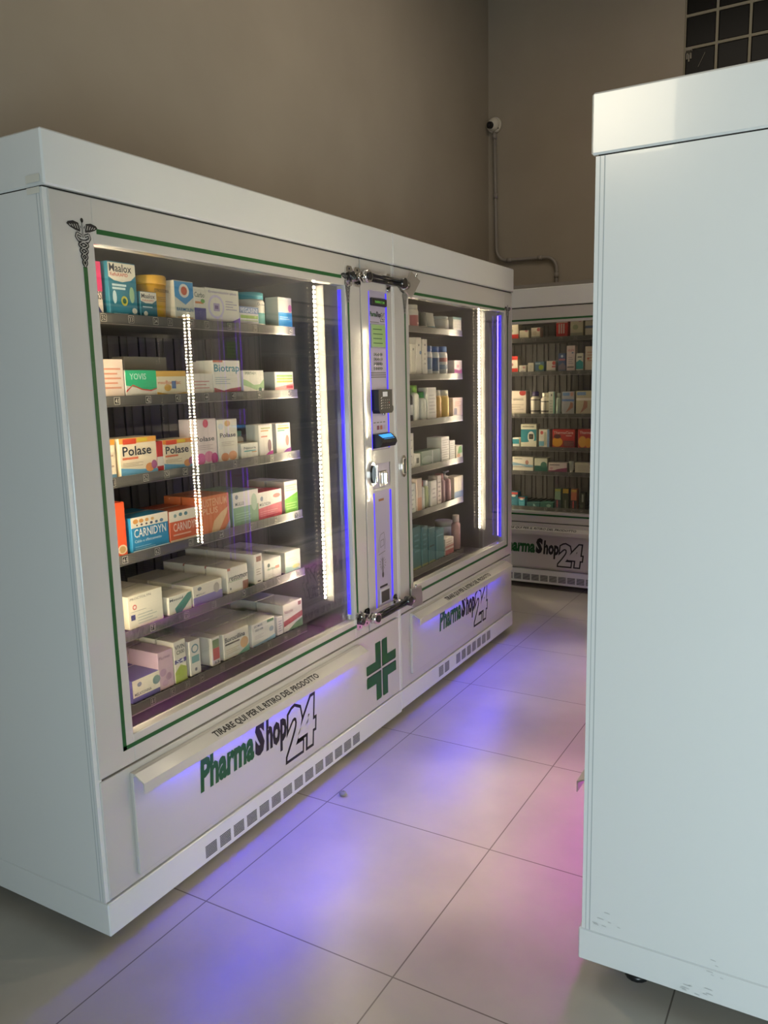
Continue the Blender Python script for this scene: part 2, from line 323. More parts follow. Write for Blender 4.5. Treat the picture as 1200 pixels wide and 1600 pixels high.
def machine(P, root):
    """one display cabinet; local x = out of the front, y = along the front, z = up"""
    W, D = P['W'], P['D']; ZT, ZCAP, Z0, ZB, ZS = P['zt'], P['zcap'], P['z0'], P['zb'], P['zs']
    wy0, wy1, wz0, wz1 = P['win']; DW = P['dw']                       # DW: width taken by the display door
    # cabinet body: sides, back, floor, top and the inner liner
    m = MB(); t = .02; iy0, iy1 = wy0-.05, min(wy1+.03, W-.05)
    m.box(-D, -.004, 0, t, ZB, ZCAP-.004, WHITE); m.box(-D, -.004, W-t, W, ZB, ZCAP-.004, WHITE)
    m.box(-D, -D+t, t, W-t, ZB, ZCAP-.004, WHITE); m.box(-D, -.03, t, W-t, ZB, ZB+t, LINER); m.box(-D, -.03, t, W-t, ZCAP-.03, ZCAP-.004, LINER)
    m.box(-.03, -.006, .002, .010, ZB, ZCAP-.004, SEAM); m.box(-.03, -.006, W-.010, W-.002, ZB, ZCAP-.004, SEAM)
    gm = mat('grey_groove', (.38, .41, .42), .5)
    for ya, yb in (((-.0006, 0),) if P['dw'] == 1.3225 else ((W, W+.0006),) if P['led'][0] == PB['led'][0] and P is not None and P.get('shelves') is SH_B else ()): m.box(-.0235, -.0215, ya, yb, ZB, ZCAP-.004, gm); m.box(-.014, -.0125, ya, yb, ZB, ZCAP-.004, gm)
    cb = m.build('cabinet_body', root)
    m = MB()
    m.box(-.62, -.035, iy0-.01, iy0, wz0-.06, wz1+.03, SIDEWALL); m.box(-.62, -.035, iy1, iy1+.01, wz0-.06, wz1+.03, SIDEWALL)
    m.box(-.62, -.61, iy0, iy1, wz0-.06, wz1+.03, LINER); m.box(-.62, -.035, iy0, iy1, wz0-.07, wz0-.06, LINER); m.box(-.62, -.035, iy0, iy1, wz1+.03, wz1+.04, LINER)
    k = iy0+.06
    while k < iy1-.05: m.box(-.61, -.606, k, k+.004, wz0-.05, wz1+.02, SEAM); m.box(-.606, -.600, k+.03, k+.034, wz0-.05, wz1+.02, LINER); k += .085
    m.build('inner_liner', root, 'dark grey interior lining')
    m = MB(); m.box(-D, .006, 0, W, ZCAP, ZT, WHITE, .004)
    if P.get('ledge'): m.box(-D, -.04, 0, W, ZT, ZT+.028, mat('grey_ledge', (.2, .18, .16), .6))
    m.box(-D, -.008, .004, W-.004, ZCAP-.004, ZCAP, SEAM); m.build('top_cap', root)
    m = MB(); m.box(-D, .004, 0, W, Z0, ZB-.002, WHITE, .003); m.build('plinth', root)
    for fy in (.07, W-.07):
        for fx in (-.12, -D+.1):
            f = MB(); f.lathe(fx, fy, [(.028, 0), (.028, .012), (.012, .014), (.012, Z0+.001)], [BLACK], 14); f.build('foot', root)
    # display door with its window
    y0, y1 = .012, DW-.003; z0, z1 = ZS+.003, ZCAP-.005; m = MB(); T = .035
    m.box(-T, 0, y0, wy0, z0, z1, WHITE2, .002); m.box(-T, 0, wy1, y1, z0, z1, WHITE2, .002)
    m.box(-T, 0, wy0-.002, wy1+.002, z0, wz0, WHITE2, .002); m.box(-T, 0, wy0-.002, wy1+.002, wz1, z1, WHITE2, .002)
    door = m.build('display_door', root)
    for gx in (-.012, -.026):                                        # double glazing
        g = MB(); g.box(gx, gx+.001, wy0-.004, wy1+.004, wz0-.004, wz1+.004, GLASS); g.build('glass_pane', door)
    s = MB(); by0, by1, bz0, bz1 = P['border']; stripe_frame(s, .0008, by0, by1, bz0, bz1, .0115, GREEN, .046); s.build('green_border', door)
    caduceus('caduceus_emblem', .001, by0+.006, bz1+.019, .112, door); caduceus('caduceus_emblem', .001, by1-.006, bz1+.019, .112, door)
    # lower front with the pull-out collection tray
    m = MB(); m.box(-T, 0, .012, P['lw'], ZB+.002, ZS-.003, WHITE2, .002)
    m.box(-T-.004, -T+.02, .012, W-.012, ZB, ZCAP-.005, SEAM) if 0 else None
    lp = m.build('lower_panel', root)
    m = MB(); dy0, dy1, dz0, dz1 = P['tray']
    m.box(.0, .012, dy0, dy1, dz0, dz1, WHITE2, .002)
    m.prism_y(dy0, dy1, [(.012, dz1-.012), (.012, dz1), (.020, dz1), (.052, dz1-.018), (.052, dz1-.046), (.049, dz1-.046), (.049, dz1-.021), (.020, dz1-.0055)], WHITE2)
    tray = m.build('collection_tray', lp)
    m = MB(); a, b_, c_, d_ = P['pull']                          # words on the sloping lip
    vs, fs, bb = text_geo('TIRARE QUI PER IL RITIRO DEL PRODOTTO', .03, 0)
    sx = (b_-a)/(bb[2]-bb[0]); Vn = Vector((.032, 0, -.018)); L_ = Vn.length; Vn /= L_
    nrm = Vector((.018, 0, .032)).normalized()
    pts = []
    for p_, q_ in vs:
        s_ = (q_-bb[1])/(bb[3]-bb[1])                            # 0 bottom .. 1 top
        o0 = Vector((.020, 0, dz1))+Vn*(L_*(.86-.72*s_))+nrm*.0006
        pts.append((o0.x, a+(p_-bb[0])*sx, o0.z))
    m.add(pts, fs, DARKPR); m.build('pull_lettering', lp)
    m = MB(); logo(m, .0128, P['logo']); m.build('logo_lettering', lp)
    st = MB(); c1 = P['traycol']; st.box(.0135, .0215, dy0+.10, dy1-.08, dz1-.024, dz1-.021, c1); st.build('tray_light_strip', lp, 'glowing light strip under the tray lip')
    # vents
    u0, n, pitch, wv, vz0, vz1, blank = P['vents']
    for i in range(n):
        v = MB(); mt = WHITE if i == blank else DARKPR
        for k in range(8):
            zz = vz0+(vz1-vz0)*k/8; v.box(.0035, .0046, u0+i*pitch, u0+i*pitch+wv, zz, zz+(vz1-vz0)/8*.55, mt)
        v.build('vent_grille', root)
    # shelves
    for k, zs in enumerate(P['shelves']):
        m = MB(); sy0, sy1 = P['shelf']; m.box(-.58, -.132, sy0, sy1, zs+.006, zs+.017, mat('shelf_metal', (.17, .165, .155), .4, metal=.5))
        yy = sy0+.01
        while yy < sy1: m.box(-.58, -.136, yy, yy+.0015, zs+.017, zs+.022, SEAM); yy += .036
        sh = m.build('shelf', root)
        m = MB(); m.box(-.132, -.129, sy0, sy1, zs, zs+.029, RAIL); m.box(-.129, -.1275, sy0, sy1, zs, zs+.0025, STEEL); m.build('price_rail', sh)
        if P.get('tags'):
            for q, ty in enumerate(P['tags'][k]):
                m = MB(); m.box(-.129, -.1283, ty-.010, ty+.010, zs+.006, zs+.026, BLACK)
                m.line_yz(-.1281, [(ty-.009, zs+.007), (ty+.009, zs+.007), (ty+.009, zs+.025), (ty-.009, zs+.025)], .0012, ink('d8d4c8'), True)
                m.text(str(10*(k+P['tag0'])+q+(1 if k else 2)), -.128, ty-.006, ty+.006, zs+.010, zs+.022, ink('d8d4c8')); m.build('number_tag', sh)
    # light strips on both door posts
    n = 72
    for ly in P['led']:
        m = MB(); lz0, lz1 = P['ledz']; m.box(-.064, -.061, ly-.0038, ly+.0038, lz0, lz1, LEDBASE); lamp = P.get('lamp', LED)
        for i in range(n):
            zz = lz0+(lz1-lz0)*(i+.5)/n; m.box(-.061, -.057, ly-.0038, ly+.0038, zz-.0031, zz+.0031, lamp)
        wl = m.build('white_light_strip', root, 'bright white strip of small lamps')
        sd = 1 if ly > W/2 else -1; m = MB(); m.box(-.078, -.032, ly+sd*.018-.001, ly+sd*.018+.001, lz0-.01, lz1, SHIELD); m.build('light_shield', wl)  # added plate, blocks strip light from the window reveal
    m = MB(); ac = P['accent']; m.box(-.030, -.017, wy1-.003, wy1-.0005, wz0+.02, wz1-.012, ac); m.build('accent_light_strip', door, 'glowing coloured strip at the window edge')
    m = MB(); m.box(-.050, -.040, iy1-.003, iy1-.0005, wz0+.02, wz1-.012, BLUE3 if ac is BLUE2 else (VIOLET3 if ac is VIOLET else ac)); m.build('accent_light_strip', root, 'glowing coloured strip inside the cabinet')
    return door
SH_A = [1.585, 1.371, 1.157, .943, .729, .515]
SH_B = [1.631, 1.420, 1.212, 1.000, .795, .521]
SH_C = [1.650, 1.429, 1.148, .925, .760, .514]
PA = dict(W=1.5625, D=.84, zt=1.981, zcap=1.863, z0=.040, zb=.133, zs=.459, win=(.129, 1.219, .537, 1.755), dw=1.3225, lw=1.5525,
    border=(.091, 1.243, .505, 1.789), tray=(.104, 1.222, .156, .441), pull=(.387, .912, 0, 0), logo=dict(u0=.342, u1=.915, zb=.268, zt=.371, slope=0),
    vents=(.355, 14, .0627, .048, .056, .095, -1), shelves=SH_A, shelf=(.085, 1.088), led=(.116, 1.113), ledz=(.638, 1.752))
PB = dict(W=1.3085, D=.84, zt=1.981, zcap=1.863, z0=.048, zb=.132, zs=.459, win=(.131, 1.190, .553, 1.753), dw=1.2985, lw=1.2965,
    border=(.092, 1.2385, .514, 1.775), tray=(.088, 1.175, .178, .445), pull=(.376, .898, 0, 0), logo=dict(u0=.352, u1=.911, zb=.287, zt=.387, slope=0),
    vents=(.357, 10, .0636, .047, .069, .117, 2), shelves=SH_B, shelf=(.10, .943), led=(.119, .990), ledz=(.651, 1.754))
PC = dict(PB); PC.update(D=.78, zt=1.985, zcap=1.866, z0=.040, zb=.138, zs=.456, ledge=True, win=(.13, 1.210, .532, 1.762), border=(.092, 1.2385, .504, 1.791),
    tray=(.088, 1.175, .154, .430), pull=(.33, .840, 0, 0), logo=dict(u0=.318, u1=.874, zb=.250, zt=.340, slope=0), vents=(.340, 11, .0622, .052, .058, .101, -1),
    shelves=SH_C, shelf=(.10, 1.19), led=(.092,), ledz=(.60, 1.745), lamp=LEDC)

def control_column(root, side, lower, tagc):
    """payment column beside the display door, u 1.311 .. 1.5525"""
    before = set(bpy.data.objects)
    m = MB(); zs, zc = PA['zs']+.0385, PA['zcap']+.0337; a, b = 1.3258-.027, 1.5525-.027
    m.box(-.035, -.004, a, b, zs+.003, zc-.005, WHITE2)
    for q in ((a, 1.352, zs+.003, zc-.005), (1.487, b, zs+.003, zc-.005), (1.350, 1.489, 1.788, zc-.005), (1.350, 1.489, 1.142, 1.196), (1.350, 1.489, 1.036, 1.048), (1.350, 1.489, zs+.003, .574)):
        m.box(-.006, 0, q[0], q[1], q[2], q[3], WHITE2, .0012)
    m.box(-.0055, -.001, 1.487, b-.01, zs+.01, zc-.01, WHITE2)
    dr = m.build('column_door', root)
    for z0, z1 in ((1.196, 1.788), (1.048, 1.142), (.574, 1.036)):
        m = MB(); m.box(-.0042, -.0035, 1.352, 1.487, z0, z1, PANELGREY); m.build('acrylic_panel', dr)
        for y in (1.352, 1.4835):
            if z0 == 1.048: continue
            m = MB(); m.box(-.0036, .0005, y, y+.0035+(.003 if z0 < 1 else 0), z0+.004, z1-.004, side); m.build('edge_light', dr)
    m = MB(); m.box(-.004, .006, 1.366, 1.482, 1.733, 1.762, BLACK, .003); m.text('PHARMACY 24H', .0065, 1.39, 1.46, 1.743, 1.752, mat('green_digits', (.05, .3, .02), .5, emit=(.25, .8, .1), estr=.5)); m.build('message_display', dr)
    m = MB(); logo(m, -.003, dict(u0=1.364, u1=1.474, zb=1.694, zt=1.712, slope=0)); m.line_yz(-.003, [(1.365, 1.674), (1.43, 1.674)], .003, GREYPR); m.build('logo_lettering', dr)
    m = MB(); m.box(-.004, .002, 1.364, 1.470, 1.580, 1.668, mat('screen_bezel', (.3, .32, .3), .4), .001)
    m.quad_yz(.0025, 1.368, 1.466, 1.584, 1.664, mat('green_screen', (.1, .2, .05), .3, emit=(.15, .22, .07), estr=.65))
    for k in range(4): m.line_yz(.003, [(1.376, 1.648-.017*k), (1.44+.006*(k % 2), 1.648-.017*k)], .003, mat('screen_text', (.02, .08, .02), .5))
    m.build('screen', dr)
    m = MB()
    for i in range(4):
        for j in range(4):
            m.box(-.004, .0015, 1.385+.0165*i, 1.395+.0165*i, 1.497+.0175*j, 1.509+.0175*j, mat('key_steel', (.35, .34, .36), .3, metal=.7), .001)
            m.quad_yz(.0018, 1.388+.0165*i, 1.392+.0165*i, 1.500+.0175*j, 1.506+.0175*j, DARKPR)
    m.build('keypad', dr)
    m = MB()
    for k in range(3): m.line_yz(-.003, [(1.362, 1.487-.008*k), (1.474, 1.487-.008*k)], .004, GREYPR)
    m.build('instruction_label', dr)
    m = MB(); m.prism_x(-.004, .028, [(1.362, 1.348), (1.372, 1.335), (1.462, 1.335), (1.474, 1.345), (1.474, 1.358), (1.466, 1.364), (1.466, 1.424), (1.362, 1.424)], BLACK)
    m.quad_yz(.0285, 1.392, 1.428, 1.398, 1.416, mat('terminal_screen', (.3, .3, .3), .3, emit=(.5, .5, .5), estr=.5))
    for i in range(4):
        for j in range(4): m.ell_yz(.0285, 1.398+.014*i, 1.355+.010*j, .002, .002, ink('c83820' if (i == 3 and j == 2) else ('f0f0f0' if (i == 3 and j == 1) else '9a9a9a')), 8)
    for k in range(5): m.line_yz(.0285, [(1.378, 1.352+.01*k), (1.386, 1.356+.01*k)], .003, ink('c8c8c8'))
    m.lathe(.02, 1.41, [(.006, 1.328), (.008, 1.336)], [CHROME], 10); m.build('card_terminal', dr)
    m = MB()
    for i in range(4):
        m.quad_yz(-.003, 1.372+.024*i, 1.390+.024*i, 1.272, 1.288, ink(('b9a9c0', '7a3550', 'a05848', 'a89ab8')[i])); m.line_yz(-.003, [(1.372+.024*i, 1.300), (1.388+.024*i, 1.300)], .004, GREYPR)
    m.build('card_sticker', dr)
    m = MB(); m.prism_y(1.362, 1.478, [(-.004, 1.202), (.030, 1.208), (.040, 1.224), (.034, 1.240), (.012, 1.256), (-.004, 1.258)], BLACK)
    m.add([(.0355, 1.384, 1.2385), (.0355, 1.466, 1.2385), (.0150, 1.470, 1.2550), (.0150, 1.374, 1.2550)], [(0, 1, 2, 3)], mat('blue_screen', (.05, .3, .8), .3, emit=(.06, .42, .95), estr=.9))
    m.line_yz(.0, [(0, 0), (0, 0)], 0, BLACK) if 0 else None
    m.build('card_reader', dr, 'black card reader with a blue lit screen')
    for nm, y, z in (('door_lock', 1.342, 1.108),):
        m = MB(); n = 24
        for x0, x1, sc_, mt in ((0, .008, 1, CHROME), (.008, .014, .78, BLACK)):
            m.prism_x(x0, x1, [(y+.026*sc_*math.cos(2*PI*i/n), z+.045*sc_*math.sin(2*PI*i/n)) for i in range(n)], mt)
        m.box(.014, .024, y-.005, y+.005, z-.034, z+.034, CHROME, .002); m.build(nm, dr, 'oval chrome door lock')
    m = MB(); m.box(-.004, .004, 1.398, 1.455, 1.052, 1.112, STEEL, .002); m.box(.004, .018, 1.425, 1.440, 1.060, 1.106, CHROME, .004); m.quad_yz(.0045, 1.406, 1.411, 1.066, 1.098, BLACK); m.build('coin_slot', dr)
    m = MB(); x = -.003
    m.box(-.0035, -.003, 1.395, 1.435, .995, 1.004, ink('9c6a48')); m.build('amber_sticker', dr)
    m = MB(); m.line_yz(x, [(1.385, .795), (1.39, .84), (1.402, .862), (1.43, .868), (1.436, .84), (1.434, .80)], .0022, GREYPR); m.line_yz(x, [(1.400, .812), (1.428, .818), (1.426, .842), (1.402, .838)], .0022, GREYPR, True)
    m.line_yz(x, [(1.385, .785), (1.436, .792)], .0025, GREYPR); m.build('hand_pictogram', dr)
    m = MB(); m.line_yz(x, [(1.415, .69), (1.415, .765)], .008, GREYPR); m.ell_yz(x, 1.415, .700, .008, .012, GREYPR)
    for i in range(12):
        a_ = 2*PI*i/12; m.line_yz(x, [(1.415+.014*math.cos(a_), .745+.014*math.sin(a_)), (1.415+.026*math.cos(a_), .745+.026*math.sin(a_))], .0022, GREYPR)
    m.build('thermometer_pictogram', dr)
    m = MB(); m.box(-.004, .003, 1.382, 1.458, .584, .646, mat('return_rim', (.5, .47, .52), .4), .002); m.quad_yz(.0035, 1.388, 1.452, .590, .636, mat('return_dark', (.12, .11, .10), .35, metal=.6))
    m.box(-.0035, -.001, 1.390, 1.446, .650, .657, BLACK); m.build('coin_return', dr)
    # lower column front carries the green cross: four elbow shapes, dark along their inner edges
    m = MB(); x = .0012
    gr = [[(1.332,.441),(1.371,.441),(1.371,.331),(1.261,.331),(1.261,.366),(1.332,.366)], [(1.386,.441),(1.426,.441),(1.426,.371),(1.496,.371),(1.496,.334),(1.386,.334)],
          [(1.262,.316),(1.371,.316),(1.371,.204),(1.333,.204),(1.333,.274),(1.262,.274)], [(1.387,.318),(1.497,.318),(1.497,.279),(1.426,.279),(1.426,.205),(1.387,.205)]]
    for k, p in enumerate(gr):
        dy, dz = (.0035, -.0035)
        m.poly_yz(x-.0004, [(u+(dy if k in (0, 2) else -dy), v+(dz if k < 2 else -dz)) for u, v in p][::-1 if k in (0, 1) else 1], DARKPR); m.poly_yz(x, p[::-1] if k in (0, 1) else p, GREEN)
    m.build('green_cross_emblem', lower)
    for o in set(bpy.data.objects)-before:
        for v in o.data.vertices: v.co.y += .027; v.co.z -= .0400-.0035*v.co.z

def cabinet_A(name, loc, rz, label, group, traycol, side, accent, tags=None):
    r = empty(name, loc, rz); tag(r, label, 'vending machine', group)
    P = dict(PA); P.update(led=PA['led'] if not rz else PA['led'][:1], traycol=traycol, accent=accent, tags=tags, tag0=3); d = machine(P, r)
    m = MB(); m.box(-.03, -.004, 1.3225, 1.3255, PA['zs'], PA['zcap'], SEAM); m.build('door_seam', r)
    lower = [c for c in r.children if c.name.startswith('lower_panel')][0]
    control_column(r, side, lower, None); return r
def cabinet_B(name, loc, rz, label, group, traycol, accent, P0=PB, tags=None, tag0=3, lock=True):
    r = empty(name, loc, rz); tag(r, label, 'vending machine', group)
    P = dict(P0); P.update(traycol=traycol, accent=accent, tags=tags, tag0=tag0); d = machine(P, r)
    if lock:
        m = MB(); n = 24; y, z = .056, 1.077
        for x0, x1, s_, mt in ((0, .006, 1, CHROME), (.006, .009, .75, STEEL)): m.prism_x(x0, x1, [(y+.026*s_*math.cos(2*PI*i/n), z+.045*s_*math.sin(2*PI*i/n)) for i in range(n)], mt)
        m.box(.009, .013, y-.004, y+.004, z-.03, z+.03, BLACK, .001); m.build('door_lock', d, 'oval chrome door lock')
    return r
XR0, YR0 = 1.0737, 3.346
OFF = glow('unlit_strip', (.35, .33, .34), .0)
cabinet_A('vending_machine', (0, 0, 0), 0, 'nearest left white pharmacy vending cabinet with payment column and large green cross', None, BLUE, BLUE2, BLUE2, TAGA)
cabinet_B('vending_machine', (0, 1.5635, 0), 0, 'white pharmacy vending cabinet directly right of the payment column', None, BLUE, BLUE2, PB, None)
cabinet_B('vending_machine', (-.749, 3.838, 0), -PI/2, 'far white vending cabinet facing the viewer against the back wall', None, OFF, OFF, PC, TAGC, 1, False)
cabinet_B('vending_machine', (XR0, 1.7825, 0), PI, 'tall plain white cabinet side filling the right of the view', None, PINK, VIOLET, PB, None)
cabinet_A('vending_machine', (XR0, YR0, 0), PI, 'white vending cabinet behind the right one, seen only as glass reflections', None, PINK, VIOLET, VIOLET, None)

# ------------------------------------------------------------------ security bars across the payment column
def security_bar(z, label, tilt):
    r = empty('security_bar', (0.001, 1.217, z)); tag(r, label, 'lock bar', None)
    for y0, y1 in ((.004, .046), (.056, .100), (.288, .322)):
        m = MB(); n = 7; h = .034
        pts = [(y0, -h+.008), (y0+.008, -h), (y1-.008, -h), (y1, -h+.008), (y1, h-.008), (y1-.008, h), (y0+.008, h), (y0, h-.008)]
        m.prism_x(0, .005, pts, CHROME); m.cyl((.005, (y0+y1)/2, 0), (.022 if y0 < .01 else .034, (y0+y1)/2, 0), .015, BLACKM if y0 < .01 else CHROME, 16)
        m.ell_yz(.0055, (y0+y1)/2, h-.010, .004, .004, BLACK, 10); m.ell_yz(.0055, (y0+y1)/2, -h+.010, .004, .004, BLACK, 10)
        m.build('bracket', r)
    for d in (-.0075, .0075):
        m = MB(); m.cyl((.042, .085, d), (.042, .37, d), .0085, BLACKM, 14); m.build('rod', r)
    m = MB(); m.cyl((.030, .078, 0), (.056, .078, 0), .022, CHROME, 20); m.cyl((.056, .078, 0), (.060, .078, 0), .014, BLACK, 16); m.build('pivot', r)
    m = MB(); m.cyl((.030, .345, .0), (.058, .345, .0), .019, BLACKM, 18); m.cyl((.042, .36, -.004), (.042, .385, -.004), .017, CHROME, 18); m.build('clasp', r)
    m = MB(); m.box(-.004, .004, -.030, .030, -.042, .042, STEEL, .0015); m.lathe(0, 0, [(.005, .038), (.005, .052)], [CHROME], 10)
    m.box(-.012, -.004, -.018, .018, -.030, .030, STEEL, .002)
    p = m.build('lock_plate', r); p.location = (.045, .415, 0); p.rotation_euler = (tilt, 0, -.35)
security_bar(1.790, 'black lock bar with chrome brackets crossing the top of the payment column', -.62)
security_bar(.529, 'black lock bar with chrome brackets crossing the foot of the payment column', .08)

# ------------------------------------------------------------------ camera and conduit on the back wall
r = empty('security_camera', (-.812, YB, 3.262)); tag(r, 'small white dome security camera high in the wall corner above its pipe', 'camera')
pw = mat('old_white_plastic', (.62, .58, .50), .5)
m = MB(); m.lathe(0, 0, [(.056, 0), (.056, .018), (.050, .03)], [pw], 24); o = m.build('mount', r); o.rotation_euler = (PI/2, 0, 0)
m = MB(); pr = [(.046*math.cos(a*PI/16), .03+.046*math.sin(a*PI/16)) for a in range(9)]; pr[-1] = (.001, pr[-1][1]); m.lathe(0, 0, pr, [pw], 24); o = m.build('dome', r); o.rotation_euler = (PI/2, 0, 0)
m = MB(); m.cyl((-.004, -.055, -.008), (-.012, -.085, -.014), .024, BLACK, 20); m.cyl((-.012, -.085, -.014), (-.0125, -.087, -.0143), .012, mat('lens_glass', (.01, .01, .02), .05, coat=1), 16); m.build('lens', r)
m = MB(); m.ell_yz(0, 0, 0, .005, .005, BLACK, 10); o = m.build('screw', r); o.location = (.036, -.019-.013, -.03); o.rotation_euler = (0, 0, -PI/2)
m = MB(); pts = [(-.808, YB-.026, 3.212), (-.800, YB-.026, 2.83), (-.793, YB-.026, 2.39)]
for k in range(1, 7): a = PI/2*k/6; pts.append((-.793+.075*(1-math.cos(a)), YB-.026, 2.39-.10*math.sin(a)))
pts += [(-.41, YB-.026, 2.283)]
for k in range(1, 7): a = PI/2*k/6; pts.append((-.41+.085*math.sin(a), YB-.026, 2.283-.085*(1-math.cos(a))))
pts += [(-.325, YB-.026, 1.90)]
m.tube(pts, .0125, mat('conduit_grey', (.26, .235, .21), .5), 12)
cd = m.build('cable_conduit'); tag(cd, 'grey cable pipe running down the corner and bending along the back wall', 'pipe')
for (x_, z_, hz) in ((-.807, 3.18, 0), (-.798, 2.76, 0), (-.69, 2.289, 1), (-.45, 2.284, 1), (-.325, 2.15, 0)):
    m = MB(); dd = (0, 0, .018) if not hz else (.018, 0, 0)
    m.cyl((x_-dd[0], YB-.026, z_-dd[2]), (x_+dd[0], YB-.026, z_+dd[2]), .0165, mat('conduit_grey', (.26, .235, .21), .5), 12); m.box(x_-.006, x_+.006, YB-.026, YB-.001, z_-.006, z_+.006, pw); m.build('clip', cd)
# crumpled bit of litter on the floor
m = MB(); prof = [(.004, 0), (.013, .004), (.015, .010), (.010, .016), (.003, .018)]; m.lathe(0, 0, prof, [mat('crumpled_paper', (.26, .25, .17), .8)], 9, .7)
import random; random.seed(4)
m.v = [(x_*(1+random.uniform(-.3, .3)), y_*(1+random.uniform(-.3, .3)), z_*random.uniform(.8, 1.1)) for x_, y_, z_ in m.v]
o = m.build('paper_scrap'); o.location = (.112, .925, 0); tag(o, 'tiny crumpled paper scrap lying alone on the tiled floor', 'litter')
# faint grey scuffs low on the near side of the right cabinet
rc = [o for o in bpy.data.objects if o.name == 'vending_machine.003'][0]
sm = mat('scuff_grey', (.46, .47, .47), .4); random.seed(9)
m = MB(); yy = PB['W']+.0008
for cx_, cz_, n_, wd_ in ((-.07, .17, 7, .05), (-.27, .075, 9, .05), (-.30, .135, 5, .04)):
    for k_ in range(n_):
        a_, b_ = cx_+random.uniform(-wd_, wd_)*.7, cz_+random.uniform(-.02, .02); l_ = random.uniform(.006, .02)
        m.add([(a_, yy, b_), (a_+l_, yy, b_+.001), (a_+l_*.9, yy, b_+.0028), (a_+.001, yy, b_+.002)], [(0, 1, 2, 3)], sm)
m.build('scuff_marks', rc)
# adhesive tape on the seam at the near top corner
root0 = [o for o in bpy.data.objects if o.name == 'vending_machine'][0]
m = MB(); m.box(-.050, -.008, -.0034, -.0026, 1.846, 1.859, mat('clear_tape', (.62, .61, .55), .35)); m.box(-.050, -.004, -.0040, -.0030, 1.869, 1.885, MATS['clear_tape']); m.build('tape', root0, 'yellowed tape across the cap seam')
